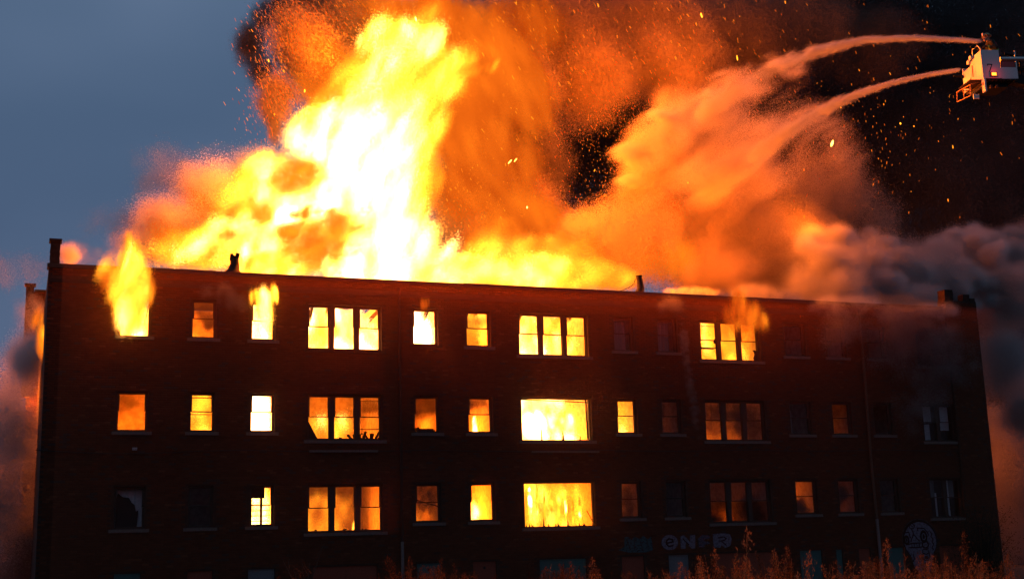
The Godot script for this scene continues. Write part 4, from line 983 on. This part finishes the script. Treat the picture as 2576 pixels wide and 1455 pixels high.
	cloud("grey_smoke", "billowing grey smoke tumbling off the right end of the roof", "smoke", "stuff", T.mid, billows([
		[2080, 660, -46, 120, 80, 2.2, 2.8, .62, 0], [2010, 625, -48, 80, 66, 2, 2.4, .60, 0], [2170, 640, -48, 110, 66, 2, 2.6, .62, -15], [2240, 700, -45.5, 110, 60, 1.8, 2.6, .62, -20]], 16) + [[2120, 735, -44.5, 170, 50, 1.4, 1.8, .56, 0], [2300, 750, -44.5, 150, 34, 1.2, 1.8, .54, -4], [1740, 738, -44.5, 90, 12, .8, 1.0, .6, 0], [1920, 742, -45, 90, 26, 1, 1.3, .5, 0],
		[2120, 772, -42.3, 150, 26, .5, .7, .46, -4], [2300, 785, -42.2, 140, 26, .5, .7, .46, -4], [2100, 650, -44.4, 180, 90, 1, .5, .55, 0], [2000, 700, -46, 90, 50, 1.4, 1.2, .5, 0]], so.merged({"size": .6, "edge": 1.25, "noise": 1.4}, true))
	cloud("rolling_smoke", "heaped cauliflower smoke behind the broken pier at right corner", "smoke", "stuff", T.mid, billows([
		[2400, 640, -50, 130, 76, 2.4, 2.6, .60, 0], [2310, 680, -50, 110, 66, 2.2, 2.4, .58, 20], [2490, 670, -48, 110, 86, 2.2, 2.6, .56, 0], [2440, 735, -47, 120, 60, 2, 2.4, .56, 0], [2600, 640, -50, 90, 90, 2, 2.4, .5, 0]], 16) + [[2540, 770, -46, 80, 120, 1.8, 2.2, .46, 0], [2530, 890, -45.5, 60, 140, 1.4, 1.4, .42, 0], [2570, 960, -46, 60, 150, 1.4, 1.2, .38, 0], [2400, 690, -46, 190, 90, 1.4, .6, .5, 0], [2250, 650, -47, 160, 80, 1.4, .5, .5, 0]], so.merged({"size": .6, "edge": 1.25, "noise": 1.4}, true))
	cloud("facade_smoke", "thin smoke veiling the upper right part of the brick front", "smoke", "stuff", T.mid, [
		[2130, 830, -41.8, 70, 90, .3, .34, .26, 0], [2260, 860, -41.8, 150, 120, .4, .4, .26, 0], [2380, 900, -41.7, 90, 100, .4, .4, .24, 0], [1720, 850, -41.9, 12, 90, .15, .4, .25, -4], [1745, 1020, -41.9, 14, 130, .15, .3, .22, -6], [1690, 770, -41.9, 60, 30, .2, .25, .25, 0], [560, 740, -41.9, 90, 30, .2, .18, .25, 20], [2310, 1000, -41.8, 110, 90, .4, .22, .26, 0]], so.merged({"size": .4, "noise": 1.6}, true))

func build_haze() -> void:
	var v := FogVolume.new(); v.name = "bloom_haze"; v.shape = RenderingServer.FOG_VOLUME_SHAPE_BOX; v.size = Vector3(36.3, 10.9, 1.7); v.position = Vector3(19.15, 5.43, -41.4)
	var m := FogMaterial.new(); m.density = .044; m.albedo = Color(.84, .52, .38); v.material = m; add_child(v)  # haze added so that window glare spreads over the wall like lens bloom
	v.set_meta("label", "added thin haze in front of the brick facade standing in for lens bloom"); v.set_meta("category", "haze"); v.set_meta("kind", "stuff")

# ------------------------------------------------------------------ water
func jet(called: String, label: String, pts: Array, wid: Array, taus: Array) -> void:
	var tf := []; var col := PackedColorArray()
	for i in pts.size() - 1:
		var a: Vector3 = pts[i]; var b: Vector3 = pts[i + 1]; var l := a.distance_to(b)
		var steps := maxi(1, int(l / .05))
		for k in steps:
			var t := float(k) / steps; var c := a.lerp(b, t); var w := lerpf(wid[i], wid[i + 1], t) * .64; var s := maxf(.08, minf(.5, w * .55))
			var cover: float = T.mid[0].get_meta("cover") * s * s
			var n := lerpf(taus[i], taus[i + 1], t) * (l / steps) * w * 2.0 / cover
			var m := int(n) + (1 if rng.randf() < n - int(n) else 0)
			for j in m:
				var off := Vector3(rng.randfn() * .3, rng.randfn() * .36, rng.randfn() * .4) * w
				off.y -= absf(rng.randfn()) * w * (.35 + .5 * t * float(i) / pts.size())
				var p := c + off
				if w > .25 and n2.get_noise_3dv(p * 1.6 - (b - a).normalized() * p.dot((b - a).normalized()) * .8) * 1.7 + .55 < rng.randf(): continue
				tf.append(Transform3D(along((b - a).normalized() + Vector3(0, -.2, 0), s, 1.8), p)); col.append(Color(.66, .66, .69) * lerpf(1.0, .7, float(i) / pts.size()))
	scatter(called, label, "water jet", "stuff", T.mid, tf, col, M.smoke)

func build_water() -> void:
	jet("water_jet", "upper arching jet of water from the platform's top nozzle", [at(2462, 103, -32.2), at(2400, 98, -33), at(2300, 93, -34.2), at(2180, 97, -35.8), at(2060, 122, -37.5), at(1960, 158, -39), at(1870, 200, -40.5), at(1790, 245, -42), at(1700, 310, -44), at(1600, 385, -46)],
		[.06, .09, .13, .20, .34, .5, .7, 1.0, 1.5, 1.9], [5, 4, 2.8, 2.2, 2.0, 1.9, 1.7, 1.5, 1.2, .6])
	jet("water_jet", "lower jet of water from the nozzle on platform's far side", [at(2410, 176, -33.2), at(2340, 186, -34.3), at(2250, 205, -35.6), at(2160, 232, -37), at(2070, 272, -38.5), at(1980, 325, -40), at(1880, 385, -42), at(1780, 450, -44)],
		[.05, .08, .13, .22, .38, .6, .9, 1.3], [5, 4, 2.8, 2.2, 2.0, 1.8, 1.5, 1.0])
	var so := {"size": .8, "edge": .9, "spread": .15, "noise": .8, "stretch": 1.5, "flow": Vector3(.5, 1, -.1)}
	cloud("water_mist", "orange-lit spray and steam spreading where the jets meet the fire", "mist", "stuff", T.mid, [
		[1760, 330, -45, 130, 55, 1.8, 1.5, .46, 35], [1650, 400, -46, 100, 50, 1.8, 1.7, .48, 30], [1740, 480, -47, 160, 100, 2.6, 2.2, .46, 25], [1620, 520, -48, 90, 80, 2.2, 1.8, .46, 20], [1880, 430, -47, 120, 90, 2.2, 1.5, .42, 40], [1660, 620, -48, 190, 90, 2.6, 3.0, .48, 10], [1840, 600, -48, 160, 130, 2.6, 2.6, .42, 0], [1780, 690, -47, 160, 50, 2, 2.8, .46, 0], [1960, 560, -49, 130, 120, 2.6, 1.7, .30, 0], [1520, 600, -48, 120, 60, 2, 2.4, .48, 20], [2070, 470, -49, 130, 130, 2.6, 1.0, .40, 0], [1920, 690, -47, 110, 60, 1.6, 1.8, .36, 0], [1450, 590, -49, 80, 40, 1.6, 1.6, .46, 0], [2000, 640, -48, 120, 80, 2, 1.8, .36, 0], [2150, 550, -50, 120, 100, 2.4, .9, .36, 0]], so.merged({"edge": 1.0, "tint": Color(1, .86, .72)}, true))
	cloud("jet_spray", "feathery spray falling from the two jets and tearing into ragged fingers", "spray", "stuff", T.mid, [
		[1980, 170, -39.5, 90, 24, .5, .2, .6, 22], [1880, 220, -41, 100, 40, .7, .35, .6, 28], [1800, 275, -42.5, 110, 50, .9, .6, .6, 33], [1700, 340, -44.5, 120, 60, 1.2, .8, .56, 35], [1790, 242, -42.3, 46, 13, .4, 1.2, .6, 22], [1675, 294, -43.8, 56, 11, .4, 1.2, .6, 14], [1600, 392, -45.5, 66, 22, .6, 1.5, .56, 12], [1590, 455, -46, 50, 16, .5, 1.2, .56, 10],
		[2060, 300, -39.5, 90, 30, .5, .2, .6, 30], [1970, 350, -41, 110, 46, .8, .4, .6, 32], [1880, 410, -42.5, 110, 56, 1, .6, .56, 32], [1780, 455, -43.6, 100, 50, 1.2, .7, .54, 30], [1960, 270, -42, 150, 60, 1.2, .16, .5, 30], [1850, 340, -43.5, 130, 60, 1.4, .3, .5, 33], [2080, 360, -43, 140, 70, 1.4, .14, .5, 32]], so.merged({"size": .45, "edge": 1.2, "noise": 1.5, "stretch": 2.4, "flow": Vector3(1, .55, .3), "curl": .15, "tint": Color(1, .93, .88)}, true))

# ------------------------------------------------------------------ sparks
func build_sparks() -> void:
	var sp := st0(); bar(sp, Vector3(0, -.5, 0), Vector3(0, .5, 0), .22); var m := done(sp)
	m.set_meta("cover", .1)
	var tf := []; var col := PackedColorArray()
	# region: vx, vy, rx, ry, z, count, lean, length in measuring pixels, heat
	for g in [[1540, 320, 170, 170, -50, 1500, -.1, 2.6, .42], [1640, 120, 380, 170, -50, 800, -.55, 6.0, .46], [1250, 150, 260, 200, -50, 900, -.7, 7.0, .50], [720, 150, 100, 200, -49, 1600, -.5, 6.0, .44], [850, 60, 160, 80, -49, 700, -.7, 7.0, .46], [1180, 500, 130, 150, -47.5, 500, -.4, 4.0, .50], [2150, 330, 260, 170, -44, 260, .1, 4.0, .42], [2350, 200, 300, 220, -44, 120, -.3, 5.0, .40], [1950, 830, 70, 70, -41.9, 26, .3, 4.0, .34], [1500, 500, 150, 120, -48, 300, -.2, 3.4, .45], [650, 300, 60, 160, -49, 120, -.3, 5.0, .44], [2250, 500, 250, 150, -46, 60, .1, 5.0, .40]]:
		for k in int(g[5] * .45):
			var q := Vector2(rng.randfn(), rng.randfn()) * .55
			var z: float = g[4] + rng.randf_range(-1.6, 1.6)
			var p := at(g[0] + q.x * g[2], g[1] + q.y * g[3], z)
			if p.y < 11.5 and p.x < X1 and z < -42.0: continue
			var mp := metres(p); var l: float = g[7] * mp * rng.randf_range(.4, 1.8); var d := Vector3(g[6] + rng.randfn() * .18, 1, rng.randfn() * .2)
			var bs := along(d, 1.0, 1.0); var th: float = minf(l * .6, rng.randf_range(.4, 1.0) * mp) / .22
			tf.append(Transform3D(Basis(bs.x * th, bs.y * l, bs.z * th), p)); col.append(fire(g[8] - .06 + rng.randfn() * .10))
	scatter("sparks", "swarm of tiny orange sparks blowing through the smoke", "sparks", "stuff", [m], tf, col, M.flame)
	# the embers that show largest
	var em := [[1046, 48, 3.2, 12, .3, .95], [1765, 38, 3.0, 12, .35, .85], [1855, 145, 3.0, 13, .2, .75], [2094, 360, 6.0, 18, -.4, .92], [1283, 406, 3.6, 14, -.9, .9], [1297, 402, 3.4, 12, -.8, .88], [1326, 521, 3.4, 6, 0, .92], [1107, 314, 3.0, 17, -.9, .85], [675, 152, 3.0, 8, .3, .8], [713, 178, 2.4, 6, .6, .7], [766, 228, 3.6, 8, 0, .8], [690, 287, 2.6, 6, .3, .66], [2266, 310, 3.0, 5, .2, .8], [2300, 317, 2.8, 4, 0, .6], [2398, 369, 2.6, 9, .1, .6], [2386, 503, 2.6, 8, .2, .55], [2023, 427, 2.0, 6, 0, .55], [2024, 544, 2.0, 6, 0, .6], [1731, 459, 2.4, 4, 0, .8], [2116, 270, 2.6, 4, 0, .7], [1496, 428, 2.6, 7, -.4, .6], [1700, 145, 2.0, 9, .3, .6], [1505, 13, 2.2, 10, .4, .7], [1976, 5, 2.4, 8, .3, .6], [2224, 262, 2.6, 5, .1, .5], [1752, 60, 2, 8, .3, .6], [1915, 200, 2, 7, .2, .55]]
	var said := [
		"white ember at the very tip of the fire column",
		"long bright ember near the top edge above the brown smoke",
		"upright yellow ember just above the upper water jet",
		"largest flaming scrap, floating under the lower water jet",
		"left one of the twin embers right of the fire column",
		"right one of the twin embers right of the fire column",
		"small white ember below the twin embers, over the orange smoke",
		"slanting streak of ember on the right flank of the column",
		"yellow ember on the charcoal smoke edge, upper left of the column",
		"tiny yellow ember inside the spark-filled smoke ball",
		"round yellow ember between spark ball and column",
		"ember low on the left smoke edge, above the peach smoke",
		"yellow ember in dark sky, left of a similar redder one",
		"faint orange ember right of the brighter one in dark sky",
		"upright orange ember in the dark, farthest right of all",
		"orange ember over the rolling grey smoke, far right",
		"small ember under the flaming scrap, upper of two",
		"small ember under the flaming scrap, lower of two",
		"bright dot of ember in front of the orange mist",
		"yellow ember between the jets, right of the flaming scrap",
		"ember slanting in the black gap left of the mist",
		"streak ember in brown smoke left of the upper jet",
		"long thin ember at the top edge left of centre smoke",
		"ember at the top edge above the upper jet",
		"dim ember under the platform's lower nozzle",
		"short ember streak left of the long bright one at top",
		"short ember streak right under the upper jet's crest"]
	var which := -1
	for q in em:
		which += 1
		var p := at(q[0], q[1], -44.0); var mp := metres(p); var d := Vector3(-q[4], 1, .1)
		var st := st0(); var l: float = q[3] * mp; var w: float = q[2] * mp
		tube(st, [-d.normalized() * l * .5, -d.normalized() * l * .2, d.normalized() * l * .25, d.normalized() * l * .5], [w * .2, w * .5, w * .45, w * .12], 6)
		var c := fire(q[5]); var gm := StandardMaterial3D.new(); gm.shading_mode = BaseMaterial3D.SHADING_MODE_UNSHADED; gm.albedo_color = Color(minf(c.r, 6), minf(c.g, 6), minf(c.b, 6)).linear_to_srgb()
		var o := put("ember", done(st), gm, null, p)
		tag(o, said[which], "ember", "large embers in the air")

# ------------------------------------------------------------------ plants in front
func stalk(h: float, plume: bool) -> ArrayMesh:
	var st := SurfaceTool.new(); st.begin(Mesh.PRIMITIVE_TRIANGLES); var lean := Vector3(rng.randf_range(-.16, .16), 0, rng.randf_range(-.16, .16))
	var at_ := func(t: float) -> Vector3: return Vector3(0, t * h, 0) + lean * t * t * h
	for k in 5:
		var a: Vector3 = at_.call(k / 5.0); var b: Vector3 = at_.call((k + 1) / 5.0); var w := .008 * (1.0 - k / 6.5)
		for s in [Vector3(w, 0, 0), Vector3(0, 0, w)]: quad(st, b - s, b + s, a + s, a - s)
	for k in (34 if plume else 22):
		var t := rng.randf_range(.25, .95); var p: Vector3 = at_.call(t); var a := rng.randf() * TAU; var l := rng.randf_range(.06, .20) * (1.15 - t * .7)
		var d := Vector3(cos(a), rng.randf_range(.2, 1.0), sin(a)).normalized() * l; var s := Vector3(-sin(a), 0, cos(a)) * l * .10
		st.set_smooth_group(-1)
		for v in [p - s, p + d, p + s]: st.add_vertex(v)
	if plume:
		for k in 70:
			var t := rng.randf_range(.72, 1.04); var w := .09 * sin(clampf((t - .70) / .36, 0, 1) * PI) + .012; var p: Vector3 = at_.call(t) + Vector3(rng.randfn(), 0, rng.randfn()) * w * .6
			var d := Vector3(rng.randfn() * .5, rng.randf_range(.3, 1), rng.randfn() * .5).normalized() * rng.randf_range(.02, .05); var s := d.cross(Vector3(rng.randfn(), rng.randfn(), rng.randfn())).normalized() * .010
			st.set_smooth_group(-1)
			for v in [p - s, p + d, p + s]: st.add_vertex(v)
	return done(st)

func build_plants() -> void:
	var tall := [stalk(1.0, true), stalk(1.0, false), stalk(1.0, false), stalk(1.0, true), stalk(1.0, false)]; var low := [stalk(1.0, false), stalk(1.0, false), stalk(1.0, true)]
	var tf := []; var col := PackedColorArray()
	for k in 1500:  # tall dead stalks, thickest on the right
		var z := -rng.randf_range(15, 31); var vx := rng.randf_range(1330, 2640)
		if rng.randf() > .25 + .75 * smoothstep(1450, 1750, vx): continue
		var cl := n2.get_noise_2d(vx * .02, z) + n1.get_noise_2d(vx * .05, 7)
		var p := at(vx, 1440, z); p.y = 0
		var h := .80 + cl * .4 + rng.randfn() * .20 + (rng.randf_range(.2, .5) if rng.randf() < .14 else 0.0) - .25 * smoothstep(2420, 2560, vx)
		if h < .5: continue
		tf.append(Transform3D(Basis.from_euler(Vector3(rng.randfn() * .06, rng.randf() * TAU, rng.randfn() * .06)) * Basis.from_scale(Vector3(1.0, h, 1.0)), p))
		col.append(Color(.22, .12, .055) * rng.randf_range(.2, 1.2))
	scatter("tall_weeds", "thicket of tall dead weeds in front of the house, right half", "weeds", "stuff", tall, tf, col, M.leaf)
	tf = []; col = PackedColorArray()
	for k in 1500:
		var z := -rng.randf_range(24, 39); var vx := rng.randf_range(40, 1500)
		var cl := n2.get_noise_2d(vx * .013, z) + n1.get_noise_2d(vx * .03, 3)
		var p := at(vx, 1440, z); p.y = 0
		var h := .74 + cl * .45 + rng.randfn() * .12 + .2 * smoothstep(900, 1000, vx) * smoothstep(1250, 1100, vx)
		if h < .4: continue
		tf.append(Transform3D(Basis.from_euler(Vector3(rng.randfn() * .08, rng.randf() * TAU, rng.randfn() * .08)) * Basis.from_scale(Vector3(1.0, h, 1.0)), p))
		col.append(Color(.12, .06, .03) * rng.randf_range(.4, 1.1))
	scatter("low_weeds", "straggling low weeds along the foot of the house, left half", "weeds", "stuff", low, tf, col, M.leaf)
	# bare sapling, dark shrub at the right corner
	var sap := base("bare_sapling", Vector3(9.2, 0, -33)); sap.position = at(765, 1450, -33); sap.position.y = 0
	tag(sap, "bare young tree with thin forked stems before the three-light windows", "tree")
	for k in 4:
		var st := st0(); var l: float = [1.9, 1.7, 1.35, 1.5][k]; var dx: float = [.42, -.55, -.25, .12][k]
		tube(st, [Vector3(0, 0, 0), Vector3(dx * .2, l * .35, 0), Vector3(dx * .6, l * .7, .02), Vector3(dx * 1.15, l * 1.05, .03)], [.020, .016, .012, .006], 5); put("stem", done(st), M.rust, sap)
		for j in 3:
			st = st0(); var t: float = .5 + j * .17; var p := Vector3(dx * t * t, l * t, .01); tube(st, [p, p + Vector3(rng.randf_range(-.2, .2), .2, rng.randf_range(-.1, .1)), p + Vector3(rng.randf_range(-.3, .3), .42, 0)], [.008, .006, .003], 4); put("twig", done(st), M.rust, sap)
	var sh := base("dark_shrub", at(2478, 1455, -40.6)); sh.position.y = 0
	tag(sh, "dark leafless shrub crowding the right corner of the house", "shrub")
	for k in 30:
		var st := st0(); var a := rng.randf() * TAU; var l := rng.randf_range(1.2, 2.9); var o := Vector3(cos(a), 0, sin(a)) * rng.randf_range(.1, .75)
		tube(st, [o * .4, o * .7 + Vector3(0, l * .4, 0), o * 1.2 + Vector3(rng.randfn() * .1, l * .75, rng.randfn() * .1), o * 1.7 + Vector3(rng.randfn() * .2, l, rng.randfn() * .2)], [.02, .016, .01, .004], 4); put("stem", done(st), M.char, sh)
	var tf2 := []; var c2 := PackedColorArray()
	for k in 900:
		var q := Vector3(rng.randfn() * .55, 0, rng.randfn() * .5); q.y = clampf(1.2 + rng.randfn() * .75, .05, 2.7); tf2.append(Transform3D(Basis.from_euler(Vector3(rng.randf() * 6, rng.randf() * 6, 0)).scaled(Vector3.ONE * rng.randf_range(.12, .3)), q)); c2.append(Color(.05, .04, .025))
	scatter("twigs", "", "", "stuff", [tuft(14, .10)], tf2, c2, M.leaf, sh)
	var rag := st0(); var p := at(2535, 1448, -30); p.y = 0; box(rag, Vector3(-.12, 0, -.1), Vector3(.14, .06, .1)); box(rag, Vector3(-.05, .06, -.08), Vector3(.1, .10, .06))
	tag(put("litter", done(rag), M.pale, null, p), "scrap of pale litter on the ground near the bottom right", "litter")
